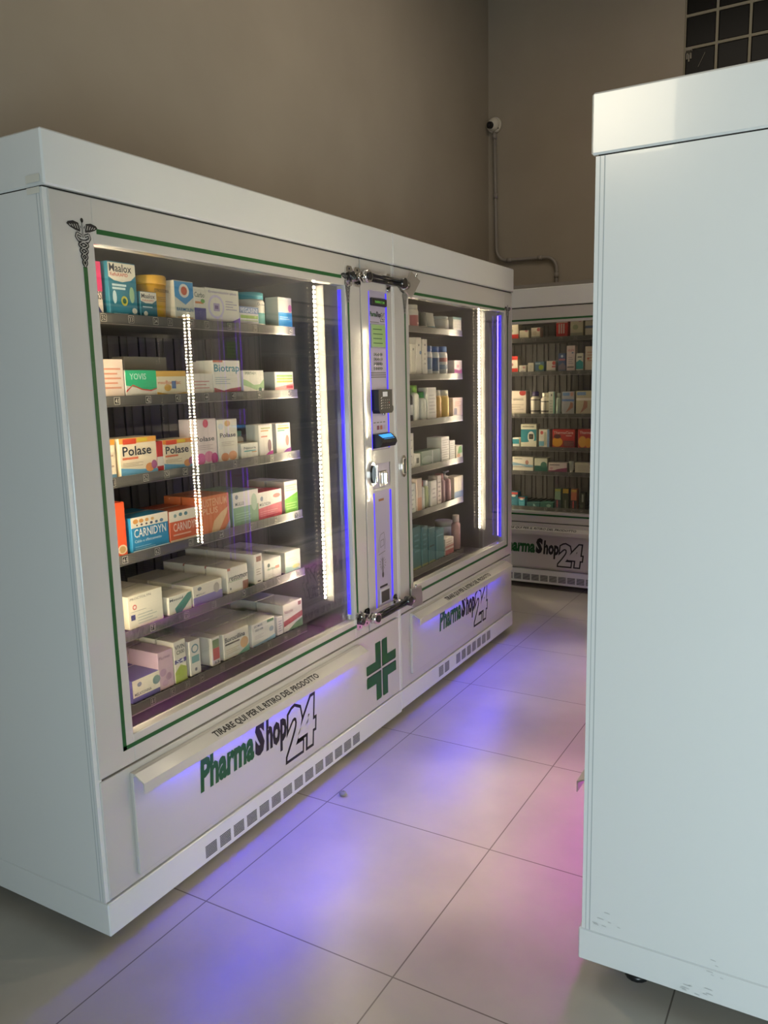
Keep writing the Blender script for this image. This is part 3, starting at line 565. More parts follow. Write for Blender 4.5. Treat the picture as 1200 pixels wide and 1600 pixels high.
# every pack: (cabinet, y, width, height, set-back, shelf z, shape, depth, colour, printed areas, name, label, row)
PACKS = [
    ('A',0.229,0.045,0.137,0,1.585,'box',0.09,'f0e8dc',[('r',0,0.45,1,1,'e0407c'),('t','MGSI',0.2,0.3,0.95,0.45,'202028'),('p',[(0,0),(1,0),(0.2,0.4),(0,0.4)],'34306c')],'medicine_box','pink and white box cut off by the window frame on top shelf of nearest cabinet',0),
    ('A',0.296,0.097,0.143,0,1.585,'box',0.07,'2f7f98',[('p',[(0.02,0.98),(0.98,0.98),(0.98,0.78),(0.8,0.68),(0.5,0.64),(0.2,0.66),(0.02,0.72)],'ece6d4'),('t','Maalox',0.06,0.82,0.84,0.96,'1c2433'),('t','RefluRAPID',0.08,0.74,0.7,0.8,'d0664e'),('r',0.12,0.56,0.62,0.6,'d8ecf0'),('r',0.12,0.5,0.58,0.54,'d8ecf0'),('e',0.52,0.3,0.12,0.09,'c9c04e'),('e',0.52,0.3,0.07,0.05,'2c6a50'),('e',0.8,0.42,0.09,0.15,'a8c8a0'),('e',0.18,0.36,0.07,0.12,'cfe4ea'),('e',0.86,0.13,0.09,0.055,'ece6d4'),('r',0.1,0.04,0.62,0.07,'bcd8de')],'medicine_box','big teal box with cream top panel on top shelf of nearest cabinet',0),
    ('A',0.467,0.054,0.124,0.075,1.585,'jar',0.06,'e2a92c',[('t','CITROSOD',0.1,0.42,0.95,0.5,'30302a')],'powder_jar','yellow tub standing behind the front tub on top shelf of nearest cabinet',0),
    ('A',0.403,0.062,0.074,0,1.585,'box',0.05,'2b7487',[('p',[(0.02,0.98),(0.98,0.98),(0.98,0.72),(0.7,0.58),(0.3,0.58),(0.02,0.66)],'ece6d4'),('t','Maalox',0.08,0.76,0.88,0.92,'1c2433'),('t','RefluRAPID',0.12,0.65,0.8,0.71,'d0664e'),('r',0.12,0.42,0.7,0.46,'d8ecf0'),('e',0.28,0.2,0.12,0.09,'ece6d4')],'medicine_box','small teal box with cream top panel on top shelf of nearest cabinet',0),
    ('A',0.443,0.09,0.124,0,1.585,'tub',0.06,'f0b428',[('t','CITROSODINA',0.12,0.62,0.9,0.69,'3a3424'),('L',3,0.25,0.42,0.8,0.54,'a8842c'),('e',0.5,0.16,0.25,0.07,'f4e8c0')],'powder_jar','large yellow tapered tub on top shelf of nearest cabinet',0),
    ('A',0.535,0.08,0.116,0,1.585,'box',0.05,'ece6d4',[('p',[(0.02,0.98),(0.98,0.98),(0.98,0.62),(0.55,0.42),(0.02,0.6)],'3498d4'),('e',0.5,0.76,0.26,0.17,'f4efe4'),('e',0.5,0.76,0.16,0.11,'d86848'),('t','BARMOLIN',0.08,0.26,0.92,0.34,'3a6ea8'),('r',0.1,0.08,0.9,0.12,'d8b890')],'medicine_box','white box with blue pointed crest on top shelf of nearest cabinet',0),
    ('A',0.615,0.05,0.104,0,1.585,'box',0.06,'f0ead8',[('r',0,0,1,0.42,'4c4c98'),('t','Carbo',0.06,0.72,0.92,0.86,'5c6c60'),('r',0.1,0.54,0.8,0.6,'e08a50'),('e',0.75,0.62,0.18,0.06,'6aa850')],'medicine_box','narrow white box with indigo base on top shelf of nearest cabinet',0),
    ('A',0.665,0.156,0.107,0,1.585,'box',0.06,'f1ecdc',[('t','Enterolactis plus',0.1,0.84,0.92,0.93,'a89cc4'),('e',0.3,0.48,0.24,0.34,'ded4ec'),('e',0.3,0.48,0.19,0.27,'f1ecdc'),('r',0.22,0.36,0.4,0.58,'b4a4cc'),('r',0.26,0.42,0.36,0.52,'6c4e88'),('L',4,0.58,0.42,0.92,0.72,'b0a8c0'),('p',[(0,0),(1,0),(1,0.22),(0.75,0.1),(0.4,0.06),(0,0.1)],'6c4ea4')],'medicine_box','wide white box with purple swoosh base on top shelf of nearest cabinet',0),
    ('A',0.961,0.076,0.122,0.12,1.585,'bottle',0.05,'f0ead8',[('cap','4aa0a8')],'pill_bottle','teal-lidded bottle behind the small green-striped box on top shelf of nearest cabinet',0),
    ('A',0.907,0.106,0.117,0.02,1.585,'bottle',0.05,'efe8d8',[('cap','4aa4ac'),('t','Dulco',0.25,0.62,0.8,0.7,'303c48'),('r',0.2,0.12,0.85,0.42,'6cb8ac')],'pill_bottle','white bottle with a teal lid on top shelf of nearest cabinet',0),
    ('A',0.821,0.097,0.062,0,1.585,'box',0.018,'e8e4e0',[('r',0.0,0.66,1,1,'5c78a8'),('t','PEGASINI',0.06,0.7,0.94,0.92,'e8ecf4'),('r',0.05,0.4,0.95,0.56,'9cc050'),('r',0.05,0.28,0.95,0.32,'a8c870'),('r',0,0,1,0.1,'8c7ab8')],'medicine_box','small white box with green stripe on top shelf of nearest cabinet',0),
    ('A',1.026,0.078,0.106,0,1.585,'box',0.055,'f0ecdc',[('r',0,0,1,0.52,'38a0dc'),('e',0.86,0.66,0.14,0.12,'d070a0'),('L',2,0.1,0.3,0.8,0.42,'cce8f8')],'medicine_box','white box with bright blue lower half on top shelf of nearest cabinet',0),
    ('A',0.225,0.099,0.103,0,1.371,'box',0.1,'f0dccc',[('L',5,0.1,0.25,0.9,0.85,'e09a80'),('t','TEC',0.05,0.84,0.25,0.92,'b06a5a')],'medicine_box','large pale pink box at the left end on second shelf of nearest cabinet',1),
    ('A',0.329,0.113,0.074,0,1.371,'box',0.06,'efe9dc',[('p',[(0,0.45),(0.2,0.4),(0.55,0.3),(0.8,0.24),(1,0.34),(1,1),(0,1)],'3cc48c'),('t','YOVIS',0.14,0.66,0.66,0.88,'d8f4e4'),('p',[(0,0.18),(0.2,0.42),(0.24,0.42),(0.5,0.27),(0.8,0.22),(1,0.3),(1,0.34),(0.8,0.27),(0.5,0.32),(0.22,0.48),(0,0.26)],'d85a4c'),('L',2,0.15,0.06,0.8,0.16,'c8c8c0')],'medicine_box','green and white box with red wave on second shelf of nearest cabinet',1),
    ('A',0.43,0.168,0.116,0.11,1.371,'box',0.05,'9a9488',[],'medicine_box','plain grey carton behind the green wave box on second shelf of nearest cabinet',1),
    ('A',0.442,0.118,0.072,0,1.371,'box',0.06,'f2e6c4',[('r',0,0.78,1,1,'e8b860'),('t','neoBorolac',0.05,0.48,0.8,0.62,'d87858'),('r',0.5,0.3,0.64,0.6,'5878a8'),('e',0.36,0.34,0.12,0.14,'d8a850'),('p',[(0,0),(1,0),(1,0.16),(0.5,0.06),(0,0.18)],'e0b040')],'medicine_box','cream box with yellow edges on second shelf of nearest cabinet',1),
    ('A',0.563,0.115,0.064,0,1.371,'box',0.06,'efe6d8',[('L',3,0.2,0.3,0.85,0.75,'d89a94'),('r',0,0,1,0.1,'b8a8a0')],'medicine_box','low white box with pinkish print on second shelf of nearest cabinet',1),
    ('A',0.691,0.063,0.101,0.07,1.371,'box',0.04,'ece4dc',[('t','F',0.12,0.62,0.42,0.9,'504890'),('t','E',0.6,0.5,0.9,0.9,'3a94a8')],'medicine_box','white box with two large initials on second shelf of nearest cabinet',1),
    ('A',0.681,0.128,0.104,0,1.371,'box',0.07,'f0e9da',[('t','Biotrap',0.04,0.6,0.96,0.88,'2f8f9c'),('L',4,0.06,0.3,0.6,0.54,'a8b8b8'),('p',[(0,0),(1,0),(1,0.2),(0.6,0.16),(0.35,0.1),(0,0.2)],'b04848'),('r',0.0,0.94,0.35,1,'c86848')],'medicine_box','white box with teal word and red base on second shelf of nearest cabinet',1),
    ('A',0.822,0.107,0.073,0,1.371,'box',0.06,'f2eedc',[('p',[(0,0.62),(0.2,0.55),(0.5,0.35),(0.8,0.38),(1,0.62),(1,0.2),(0.6,0.12),(0.3,0.25),(0,0.35)],'a4c88c'),('t','IPERTAE+',0.1,0.82,0.62,0.93,'5c7050'),('e',0.8,0.14,0.08,0.1,'3c6c58')],'medicine_box','white box with pale green wave on second shelf of nearest cabinet',1),
    ('A',0.989,0.107,0.068,0,1.371,'box',0.06,'f1eedd',[('r',0.1,0.74,0.95,0.84,'a8d070'),('r',0.1,0.6,0.95,0.7,'b8d468'),('r',0.1,0.46,0.95,0.56,'e8d468'),('p',[(0,0),(1,0),(1,0.4),(0,0.22)],'f0b0a0'),('r',0.6,0.16,0.96,0.3,'e05a50')],'medicine_box','white box with green,yellow and red stripes on second shelf of nearest cabinet',1),
    ('A',0.203,0.071,0.106,0,1.157,'box',0.08,'f0e4cc',[('r',0,0.86,1,1,'e8a040'),('L',3,0.2,0.3,0.9,0.7,'c0a890'),('r',0,0,1,0.12,'78a8cc')],'medicine_box','orange-topped box cut off by the left frame on third shelf of nearest cabinet',2),
    ('A',0.289,0.135,0.105,0,1.157,'box',0.08,'f3e2c4',[('r',0,0.86,1,1,'efa850'),('r',0.1,0.84,0.45,0.98,'d85038'),('r',0.48,0.88,0.75,0.98,'e4c848'),('t','Polase',0.08,0.54,0.84,0.78,'232838'),('r',0.06,0.44,0.48,0.5,'dc7858'),('L',3,0.06,0.26,0.6,0.38,'b8a890'),('p',[(0,0),(1,0),(1,0.12),(0.5,0.16),(0,0.24)],'6ca8cc'),('e',0.78,0.18,0.12,0.12,'e09860'),('e',0.9,0.24,0.08,0.12,'b06890')],'medicine_box','large orange-banded box with dark word on third shelf of nearest cabinet',2),
    ('A',0.424,0.025,0.088,0,1.157,'box',0.06,'c03838',[('r',0,0.2,1,0.5,'e8dcd0')],'medicine_box','thin red box between two orange-banded boxes on third shelf of nearest cabinet',2),
    ('A',0.449,0.122,0.089,0,1.157,'box',0.07,'f3e2c4',[('r',0,0.86,1,1,'e89038'),('r',0.1,0.84,0.45,0.98,'d85038'),('r',0.48,0.88,0.75,0.98,'e4c848'),('t','Polase',0.08,0.54,0.84,0.78,'232838'),('r',0.06,0.44,0.48,0.5,'dc7858'),('L',3,0.06,0.26,0.6,0.38,'b8a890'),('p',[(0,0),(1,0),(1,0.12),(0.5,0.16),(0,0.24)],'6ca8cc'),('e',0.78,0.18,0.12,0.12,'e09860'),('e',0.9,0.24,0.08,0.12,'b06890')],'medicine_box','second orange-banded box,partly hidden by lights on third shelf of nearest cabinet',2),
    ('A',0.579,0.101,0.141,0,1.157,'box',0.06,'efdcd8',[('t','Polase',0.06,0.52,0.88,0.62,'232838'),('e',0.52,0.9,0.12,0.09,'d8486c'),('e',0.25,0.14,0.2,0.13,'e058a0'),('e',0.6,0.18,0.2,0.12,'e884a8'),('e',0.85,0.12,0.15,0.13,'c83c84'),('L',3,0.15,0.34,0.8,0.46,'c8b0b0')],'medicine_box','tall white box with pink fruit on third shelf of nearest cabinet',2),
    ('A',0.686,0.093,0.135,0,1.157,'box',0.06,'f0e8d6',[('t','Polase',0.1,0.58,0.9,0.68,'232838'),('e',0.5,0.9,0.15,0.07,'e8b870'),('L',3,0.15,0.38,0.8,0.5,'c8b8a8'),('e',0.3,0.12,0.2,0.1,'d88850'),('e',0.7,0.14,0.22,0.11,'e4a070'),('e',0.15,0.84,0.14,0.07,'d8dce0')],'medicine_box','tall white box with orange fruit on third shelf of nearest cabinet',2),
    ('A',0.839,0.043,0.089,0.05,1.157,'bottle',0.04,'e8dcc0',[('cap','90b8a0'),('r',0.1,0.2,0.95,0.4,'4a8c94'),('r',0.1,0.45,0.95,0.6,'d89468')],'pill_bottle','little green-capped jar on third shelf of nearest cabinet',2),
    ('A',0.795,0.086,0.051,0,1.157,'box',0.05,'f0ecdc',[('t','Natura',0.15,0.62,0.85,0.78,'3c5450'),('r',0.15,0.46,0.85,0.54,'78b8b0'),('r',0.6,0.38,0.9,0.44,'d89858')],'medicine_box','small low white box in front of a jar on third shelf of nearest cabinet',2),
    ('A',0.888,0.074,0.107,0,1.157,'box',0.055,'f2ecdc',[('r',0.15,0.86,0.85,0.9,'b0b870'),('r',0.15,0.78,0.7,0.82,'d8a060'),('r',0.15,0.6,0.6,0.64,'d07850'),('e',0.75,0.32,0.14,0.2,'7c5858'),('p',[(0.35,0),(1,0),(1,0.16),(0.7,0.13)],'c8489c')],'medicine_box','tall white box with standing figure,left of pair on third shelf of nearest cabinet',2),
    ('A',0.983,0.082,0.106,0,1.157,'box',0.055,'f2ecdc',[('r',0.15,0.9,0.85,0.93,'b0c870'),('r',0.1,0.8,0.9,0.86,'e8b04c'),('r',0.1,0.74,0.6,0.78,'60b080'),('e',0.75,0.42,0.12,0.18,'c08c78'),('p',[(0.35,0),(1,0),(1,0.18),(0.7,0.14)],'a04c9c')],'medicine_box','tall white box with standing figure,right of pair on third shelf of nearest cabinet',2),
    ('A',0.228,0.063,0.148,0,0.943,'box',0.07,'e85c34',[('r',0,0.0,0.2,1,'f0d8c8'),('e',0.72,0.12,0.26,0.09,'f0dcc0'),('e',0.72,0.12,0.18,0.065,'c8a068'),('p',[(0.2,0.2),(0.6,0.1),(0.2,0.05)],'f0dcc0')],'medicine_box','bright orange-red box at the left end on fourth shelf of nearest cabinet',3),
    ('A',0.309,0.14,0.098,0,0.943,'box',0.07,'2f8cbc',[('r',0,0.7,1,1,'f0e6d2'),('e',0.12,0.88,0.07,0.07,'d89850'),('e',0.27,0.88,0.06,0.06,'d89850'),('e',0.42,0.88,0.05,0.05,'d8a060'),('e',0.57,0.88,0.045,0.045,'d8a868'),('e',0.15,0.77,0.02,0.025,'5a4a48'),('e',0.27,0.77,0.03,0.03,'5a4a58'),('e',0.4,0.77,0.03,0.03,'5a4a58'),('e',0.53,0.77,0.04,0.04,'4a5a78'),('e',0.67,0.77,0.04,0.04,'4a6a88'),('e',0.81,0.78,0.05,0.05,'5a7a98'),('t','CARNIDYN',0.06,0.42,0.92,0.66,'f0f0ea'),('t','Caldo e affaticamento',0.06,0.27,0.78,0.35,'d4e8f4'),('L',2,0.06,0.08,0.6,0.2,'8cc0dc'),('r',0,0,1,0.05,'d4ecf4')],'medicine_box','blue and cream box with row of dots on fourth shelf of nearest cabinet',3),
    ('A',0.454,0.123,0.093,0,0.943,'box',0.07,'d86440',[('r',0,0.66,1,1,'efe4d0'),('e',0.2,0.84,0.05,0.06,'88a0a0'),('e',0.38,0.86,0.06,0.06,'4a7888'),('e',0.56,0.86,0.06,0.06,'4a7888'),('t','CARNIDYN',0.12,0.34,0.95,0.6,'f4d8c8'),('r',0.1,0.2,0.7,0.25,'f0b8a0'),('r',0,0,1,0.08,'e8d4b8')],'medicine_box','red and cream box with row of dots on fourth shelf of nearest cabinet',3),
    ('A',0.582,0.138,0.117,0,0.943,'box',0.07,'dc7440',[('t','SUSTENIUM',0.05,0.72,0.92,0.92,'f0b088'),('t','PLUS',0.1,0.52,0.6,0.68,'f0b890'),('p',[(0.35,0),(0.6,0),(0.9,0.45),(0.95,0.62),(0.7,0.5),(0.45,0.3)],'e8c090'),('p',[(0.8,0),(1,0),(1,0.25)],'a0a8b0')],'medicine_box','orange box with runner shape on fourth shelf of nearest cabinet',3),
    ('A',0.739,0.129,0.11,0,0.943,'box',0.08,'8cb48c',[('r',0,0.55,1,1,'ece6dc'),('t','MULLO',0.08,0.6,0.42,0.7,'2c3c34'),('e',0.14,0.86,0.06,0.07,'88909c'),('L',4,0.08,0.12,0.7,0.42,'a8d0a8'),('e',0.82,0.62,0.12,0.26,'b8ccb4')],'medicine_box','pale green box with white upper part on fourth shelf of nearest cabinet',3),
    ('A',0.868,0.129,0.094,0,0.943,'box',0.07,'d04858',[('p',[(0,0.42),(1,0.52),(1,1),(0,1)],'eee8dc'),('t','MULTICEN',0.04,0.5,0.5,0.6,'303030'),('e',0.14,0.76,0.06,0.09,'8a94a4'),('L',3,0.06,0.12,0.8,0.34,'e88890'),('e',0.78,0.78,0.16,0.08,'d88878')],'medicine_box','red box with white upper part on fourth shelf of nearest cabinet',3),
    ('A',1.015,0.078,0.113,0,0.943,'box',0.08,'f2eedc',[('p',[(0,0),(1,0),(1,0.62),(0,0.44)],'84c83c'),('L',3,0.1,0.7,0.9,0.92,'c8e0a0'),('L',3,0.1,0.12,0.9,0.36,'c0f080')],'medicine_box','white box with bright green lower part on fourth shelf of nearest cabinet',3),
    ('A',0.276,0.13,0.095,0,0.729,'box',0.09,'efe8d4',[('t','PROCTOLYN',0.06,0.86,0.66,0.93,'6a6a60'),('e',0.18,0.64,0.06,0.08,'d86860'),('e',0.18,0.64,0.035,0.045,'f0e0d4'),('r',0.06,0.26,0.18,0.42,'48487c'),('L',4,0.25,0.1,0.8,0.45,'c0c4b8'),('r',0.06,0.5,0.5,0.515,'a0a098')],'medicine_box','large white box with small red ring on fifth shelf of nearest cabinet',4),
    ('A',0.429,0.095,0.055,0,0.729,'box',0.07,'efe9d8',[('p',[(0.3,0),(0.55,0),(1,0.62),(1,0.95),(0.85,0.95),(0.25,0.28)],'3f8878'),('t','Mesoid',0.05,0.72,0.62,0.86,'38404c')],'medicine_box','white box with diagonal green band on fifth shelf of nearest cabinet',4),
    ('A',0.532,0.132,0.063,0,0.729,'box',0.09,'ece4d0',[('r',0,0,1,0.42,'8478b4'),('e',0.22,0.8,0.07,0.09,'7c8088'),('t','MEDILAC',0.1,0.48,0.4,0.56,'505058'),('e',0.8,0.6,0.1,0.26,'b8b0a0')],'medicine_box','low wide box with lavender base on fifth shelf of nearest cabinet',4),
    ('A',0.692,0.101,0.084,0,0.729,'box',0.09,'f0e8d8',[('t','restomor',0.08,0.48,0.98,0.66,'3a3c34'),('r',0.04,0.44,0.74,0.46,'88a868'),('r',0.0,0.9,0.14,1,'c06850'),('r',0.72,0,1,0.34,'9c6858'),('e',0.12,0.18,0.03,0.05,'484848')],'medicine_box','white box with brown lower corner on fifth shelf of nearest cabinet',4),
    ('A',0.83,0.042,0.102,0,0.729,'box',0.1,'efe8da',[('r',0.25,0.74,0.85,0.92,'8c5040'),('L',3,0.2,0.3,0.8,0.55,'b0a890'),('r',0.3,0.06,0.7,0.1,'503838')],'medicine_box','tall narrow white box with orange side on fifth shelf of nearest cabinet',4),
    ('A',0.882,0.095,0.071,0,0.729,'box',0.08,'efebdc',[('e',0.26,0.7,0.08,0.1,'40584c'),('t','dermaxel',0.16,0.45,0.8,0.58,'4c8c5c'),('r',0.64,0.44,0.88,0.58,'e08868'),('L',2,0.2,0.15,0.6,0.3,'c8c8b8')],'medicine_box','small white box with leaf-green word on fifth shelf of nearest cabinet',4),
    ('A',1.0,0.094,0.075,0,0.729,'box',0.09,'f0ecd4',[('p',[(0,0),(1,0),(0.6,0.2),(0,0.3)],'a8ccc0'),('e',0.7,0.2,0.25,0.1,'e8dc88'),('L',2,0.2,0.5,0.8,0.7,'dcd8b8')],'medicine_box','cream box with soft yellow corner on fifth shelf of nearest cabinet',4),
    ('A',0.267,0.108,0.067,0,0.515,'box',0.1,'5c549c',[('r',0.02,0.22,0.98,0.98,'efe6cf'),('t','MELATONINA',0.08,0.28,0.66,0.4,'2c3038'),('e',0.26,0.74,0.08,0.1,'8c909c'),('e',0.86,0.62,0.14,0.2,'7a9c90')],'medicine_box','low violet and cream box at the front left on bottom shelf of nearest cabinet',5),
    ('A',0.37,0.06,0.116,0,0.515,'box',0.12,'d8b8c0',[('t','Pluriven',0.08,0.8,0.8,0.88,'8c6c80'),('e',0.3,0.45,0.22,0.1,'c09cb0'),('e',0.65,0.3,0.2,0.1,'bc98a8'),('e',0.4,0.16,0.22,0.08,'c8a4b4')],'medicine_box','dusty pink box with flower print on bottom shelf of nearest cabinet',5),
    ('A',0.436,0.049,0.129,0,0.515,'box',0.07,'efe8d0',[('p',[(0,0),(1,0),(1,0.32),(0.5,0.42),(0,0.26)],'b4c84c'),('t','VIVIN',0.1,0.8,0.9,0.9,'404838'),('t','C500',0.2,0.68,0.85,0.77,'404838'),('r',0.0,0.46,1,0.56,'504c8c'),('t','S4',0.15,0.46,0.8,0.56,'f0f0f0')],'medicine_box','lime green and white upright box on bottom shelf of nearest cabinet',5),
    ('A',0.501,0.046,0.111,0,0.515,'box',0.05,'efe8d8',[('e',0.5,0.76,0.34,0.13,'6a949c'),('e',0.5,0.76,0.24,0.09,'efe8d8'),('r',0.15,0.36,0.85,0.56,'7ab0a4'),('e',0.5,0.16,0.12,0.05,'707078')],'medicine_box','narrow white box with teal circle on bottom shelf of nearest cabinet',5),
    ('A',0.6,0.037,0.092,0,0.515,'box',0.09,'eee6d6',[('r',0.1,0.62,0.9,0.92,'809868'),('r',0.1,0.2,0.9,0.62,'d0583c'),('t','33',0.2,0.06,0.8,0.14,'303030')],'medicine_box','slim white box with red panel on bottom shelf of nearest cabinet',5),
    ('A',0.655,0.127,0.087,0,0.515,'box',0.08,'efe8d4',[('t','Borocillina',0.06,0.66,0.84,0.84,'22242c'),('r',0.06,0.54,0.62,0.6,'5a5044'),('e',0.8,0.4,0.16,0.22,'e0b478'),('L',3,0.08,0.2,0.6,0.42,'d8c898'),('p',[(0.5,0),(1,0),(1,0.28)],'80b8a0')],'medicine_box','white box with dark word and beige circle on bottom shelf of nearest cabinet',5),
    ('A',0.799,0.125,0.078,0,0.515,'box',0.08,'ece8dc',[('t','ISOMAR',0.1,0.82,0.46,0.92,'586470'),('t','ISO-VIR',0.14,0.64,0.48,0.74,'586470'),('r',0.66,0.84,0.95,0.96,'5c8c64'),('L',3,0.1,0.3,0.5,0.5,'c8c0bc'),('e',0.84,0.5,0.1,0.12,'a8b4bc'),('p',[(0,0),(1,0),(1,0.2),(0.5,0.1),(0,0.06)],'8cb4cc')],'medicine_box','white box with green corner tab on bottom shelf of nearest cabinet',5),
    ('A',0.938,0.034,0.067,0,0.515,'box',0.05,'ece4dc',[('L',5,0.2,0.2,0.8,0.85,'a8a4b0')],'medicine_box','thin white box beside the tallest box on bottom shelf of nearest cabinet',5),
    ('A',0.976,0.115,0.101,0,0.515,'box',0.12,'efe6da',[('t','Naturplus',0.06,0.62,0.5,0.78,'a06c70'),('p',[(0,0.4),(1,0.56),(1,0.36),(0,0.2)],'b84c54'),('p',[(0.2,0),(1,0.0),(1,0.3),(0.6,0.2)],'6c9468'),('r',0.78,0.8,0.94,0.94,'9c5048')],'medicine_box','large white box with red band on bottom shelf of nearest cabinet',5),
    ('B',0.3795,0.073,0.101,0,1.631,'bottle',0.04,'ece6d6',[('cap','e4dece')],'cosmetic_bottle','plain white bottle nearest the left frame on top shelf of middle cabinet',0),
    ('B',0.4595,0.082,0.104,0,1.631,'bottle',0.04,'ece6d8',[('cap','e8e2d2'),('r',0,0.0,1,0.55,'c87878')],'cosmetic_bottle','white bottle with rose-pink lower half on top shelf of middle cabinet',0),
    ('B',0.5605,0.066,0.076,0,1.631,'tube',0.03,'33443c',[('cap','e8e4d8')],'cream_tube','dark green tube leaning slightly on top shelf of middle cabinet',0),
    ('B',0.6205,0.109,0.08,0,1.631,'tube',0.03,'ece8d8',[('cap','5cb0cc'),('r',0.1,0,0.9,0.3,'78b8d0')],'cream_tube','cream tube with pale blue foot on top shelf of middle cabinet',0),
    ('B',0.7655,0.11,0.071,0,1.631,'bottle',0.05,'ddd8cc',[('cap','c8d0c8')],'cosmetic_jar','translucent white jar on top shelf of middle cabinet',0),
    ('B',0.8825,0.1,0.071,0,1.631,'box',0.05,'e8e4d2',[('r',0,0.84,1,1,'8cb4ac'),('L',3,0.2,0.3,0.8,0.6,'b8b4a4')],'cosmetic_box','white box with blue-green top edge on top shelf of middle cabinet',0),
    ('B',0.3775,0.042,0.136,0,1.42,'box',0.05,'e8e2d4',[('L',3,0.3,0.3,0.7,0.8,'b0aca4')],'cosmetic_box','slim white box,first from the left on second shelf of middle cabinet',1),
    ('B',0.4325,0.043,0.138,0,1.42,'box',0.05,'e8e2d4',[('e',0.5,0.84,0.15,0.04,'888888')],'cosmetic_box','slim white box,second from the left on second shelf of middle cabinet',1),
    ('B',0.4825,0.051,0.17,0,1.42,'box',0.05,'e8e2d4',[('e',0.5,0.8,0.15,0.03,'888888'),('e',0.8,0.6,0.2,0.05,'6c8cb4')],'cosmetic_box','taller slim white box with blue dot on second shelf of middle cabinet',1),
    ('B',0.5465,0.047,0.164,0,1.42,'box',0.05,'e8e2d4',[('e',0.5,0.84,0.15,0.03,'888888'),('L',3,0.3,0.3,0.7,0.7,'b0aca4')],'cosmetic_box','taller slim white box beside the bottles on second shelf of middle cabinet',1),
    ('B',0.5995,0.075,0.136,0,1.42,'bottle',0.05,'e4e4e0',[('cap','2c5c9c'),('r',0.3,0.2,0.9,0.6,'8ca0b8'),('r',0.5,0.5,0.9,0.62,'c07878')],'lotion_bottle','blue-capped white bottle,left of three on second shelf of middle cabinet',1),
    ('B',0.6745,0.078,0.135,0,1.42,'bottle',0.05,'e4e4e0',[('cap','2c5c9c'),('r',0.2,0.14,0.9,0.6,'3c5c88'),('r',0.4,0.5,0.9,0.6,'c05858')],'lotion_bottle','blue-capped white bottle,middle of three on second shelf of middle cabinet',1),
    ('B',0.7595,0.088,0.137,0,1.42,'bottle',0.05,'e4e4e0',[('cap','2c5c9c'),('r',0.2,0.2,0.9,0.36,'8ca0b8'),('r',0.4,0.46,0.9,0.6,'c07878')],'lotion_bottle','blue-capped white bottle,right of three on second shelf of middle cabinet',1),
    ('B',0.8935,0.093,0.071,0,1.42,'box',0.05,'ece0d8',[('p',[(0,0),(1,0),(1,0.4),(0.6,0.3),(0,0.42)],'b85890'),('r',0.3,0.5,0.6,0.7,'d898a8')],'cosmetic_box','small white box with magenta base on second shelf of middle cabinet',1),
    ('B',0.3685,0.043,0.112,0,1.212,'box',0.05,'e6e2d6',[('L',4,0.3,0.2,0.7,0.8,'a8a8a0')],'cosmetic_box','narrow pale box at the left end on third shelf of middle cabinet',2),
    ('B',0.4175,0.038,0.153,0,1.212,'bottle',0.04,'2c3034',[('cap','50783c'),('r',0.2,0.2,0.8,0.5,'c8c8c8')],'cosmetic_bottle','dark slim bottle with green cap on third shelf of middle cabinet',2),
    ('B',0.4615,0.065,0.164,0,1.212,'bottle',0.04,'e0e0d4',[('cap','88b850')],'cosmetic_bottle','white bottle with lime cap on third shelf of middle cabinet',2),
    ('B',0.5325,0.067,0.13,0,1.212,'bottle',0.04,'e0e0d4',[('cap','3c9c4c')],'cosmetic_bottle','shorter white bottle with grass-green cap on third shelf of middle cabinet',2),
    ('B',0.5925,0.09,0.15,0,1.212,'box',0.05,'dcdad0',[('L',6,0.15,0.2,0.85,0.85,'b4b4ac')],'cosmetic_box','tall white box in the middle on third shelf of middle cabinet',2),
    ('B',0.6895,0.079,0.136,0,1.212,'bottle',0.04,'e0b468',[('cap','ece4cc')],'cosmetic_bottle','amber tube with cream top,left of two on third shelf of middle cabinet',2),
    ('B',0.7755,0.082,0.134,0,1.212,'bottle',0.04,'e4c468',[('cap','ece8d0')],'cosmetic_bottle','amber tube with cream top,right of two on third shelf of middle cabinet',2),
    ('B',0.8725,0.118,0.093,0,1.212,'box',0.06,'ecd8c4',[('r',0.1,0.1,0.4,0.45,'7c7c90'),('L',3,0.2,0.55,0.8,0.85,'d89c88')],'cosmetic_box','peach-white box at the right end on third shelf of middle cabinet',2),
    ('B',0.3535,0.087,0.16,0,1.0,'box',0.05,'dedad2',[('L',7,0.2,0.1,0.8,0.9,'a8a8a4')],'cosmetic_box','narrow white box at the left end on fourth shelf of middle cabinet',3),
    ('B',0.4475,0.058,0.062,0,1.0,'box',0.05,'e4e0d6',[('r',0.3,0.3,0.75,0.7,'505050')],'cosmetic_box','small white box with dark square,lower on fourth shelf of middle cabinet',3),
    ('B',0.5185,0.2,0.068,0,1.0,'box',0.06,'7c9080',[('e',0.3,0.35,0.3,0.3,'a0b0a0'),('r',0.55,0,0.6,0.95,'d0d4cc')],'cosmetic_box','grey-green box with curved pattern on fourth shelf of middle cabinet',3),
    ('B',0.7335,0.089,0.118,0,1.0,'box',0.08,'dcdad2',[('L',9,0.1,0.05,0.9,0.95,'a4a4a0')],'cosmetic_box','tall stack-striped white box on fourth shelf of middle cabinet',3),
    ('B',0.8295,0.062,0.094,0,1.0,'box',0.08,'dcdad2',[('L',8,0.1,0.05,0.9,0.95,'a4a4a0')],'cosmetic_box','slim stack-striped white box on fourth shelf of middle cabinet',3),
    ('B',0.9065,0.08,0.063,0,1.0,'box',0.06,'e4dcc8',[('p',[(0.2,0.3),(0.9,0.4),(0.8,0.95),(0.4,0.9)],'70a858'),('e',0.35,0.2,0.25,0.16,'d89870')],'cosmetic_box','small white box with green leaf on fourth shelf of middle cabinet',3),
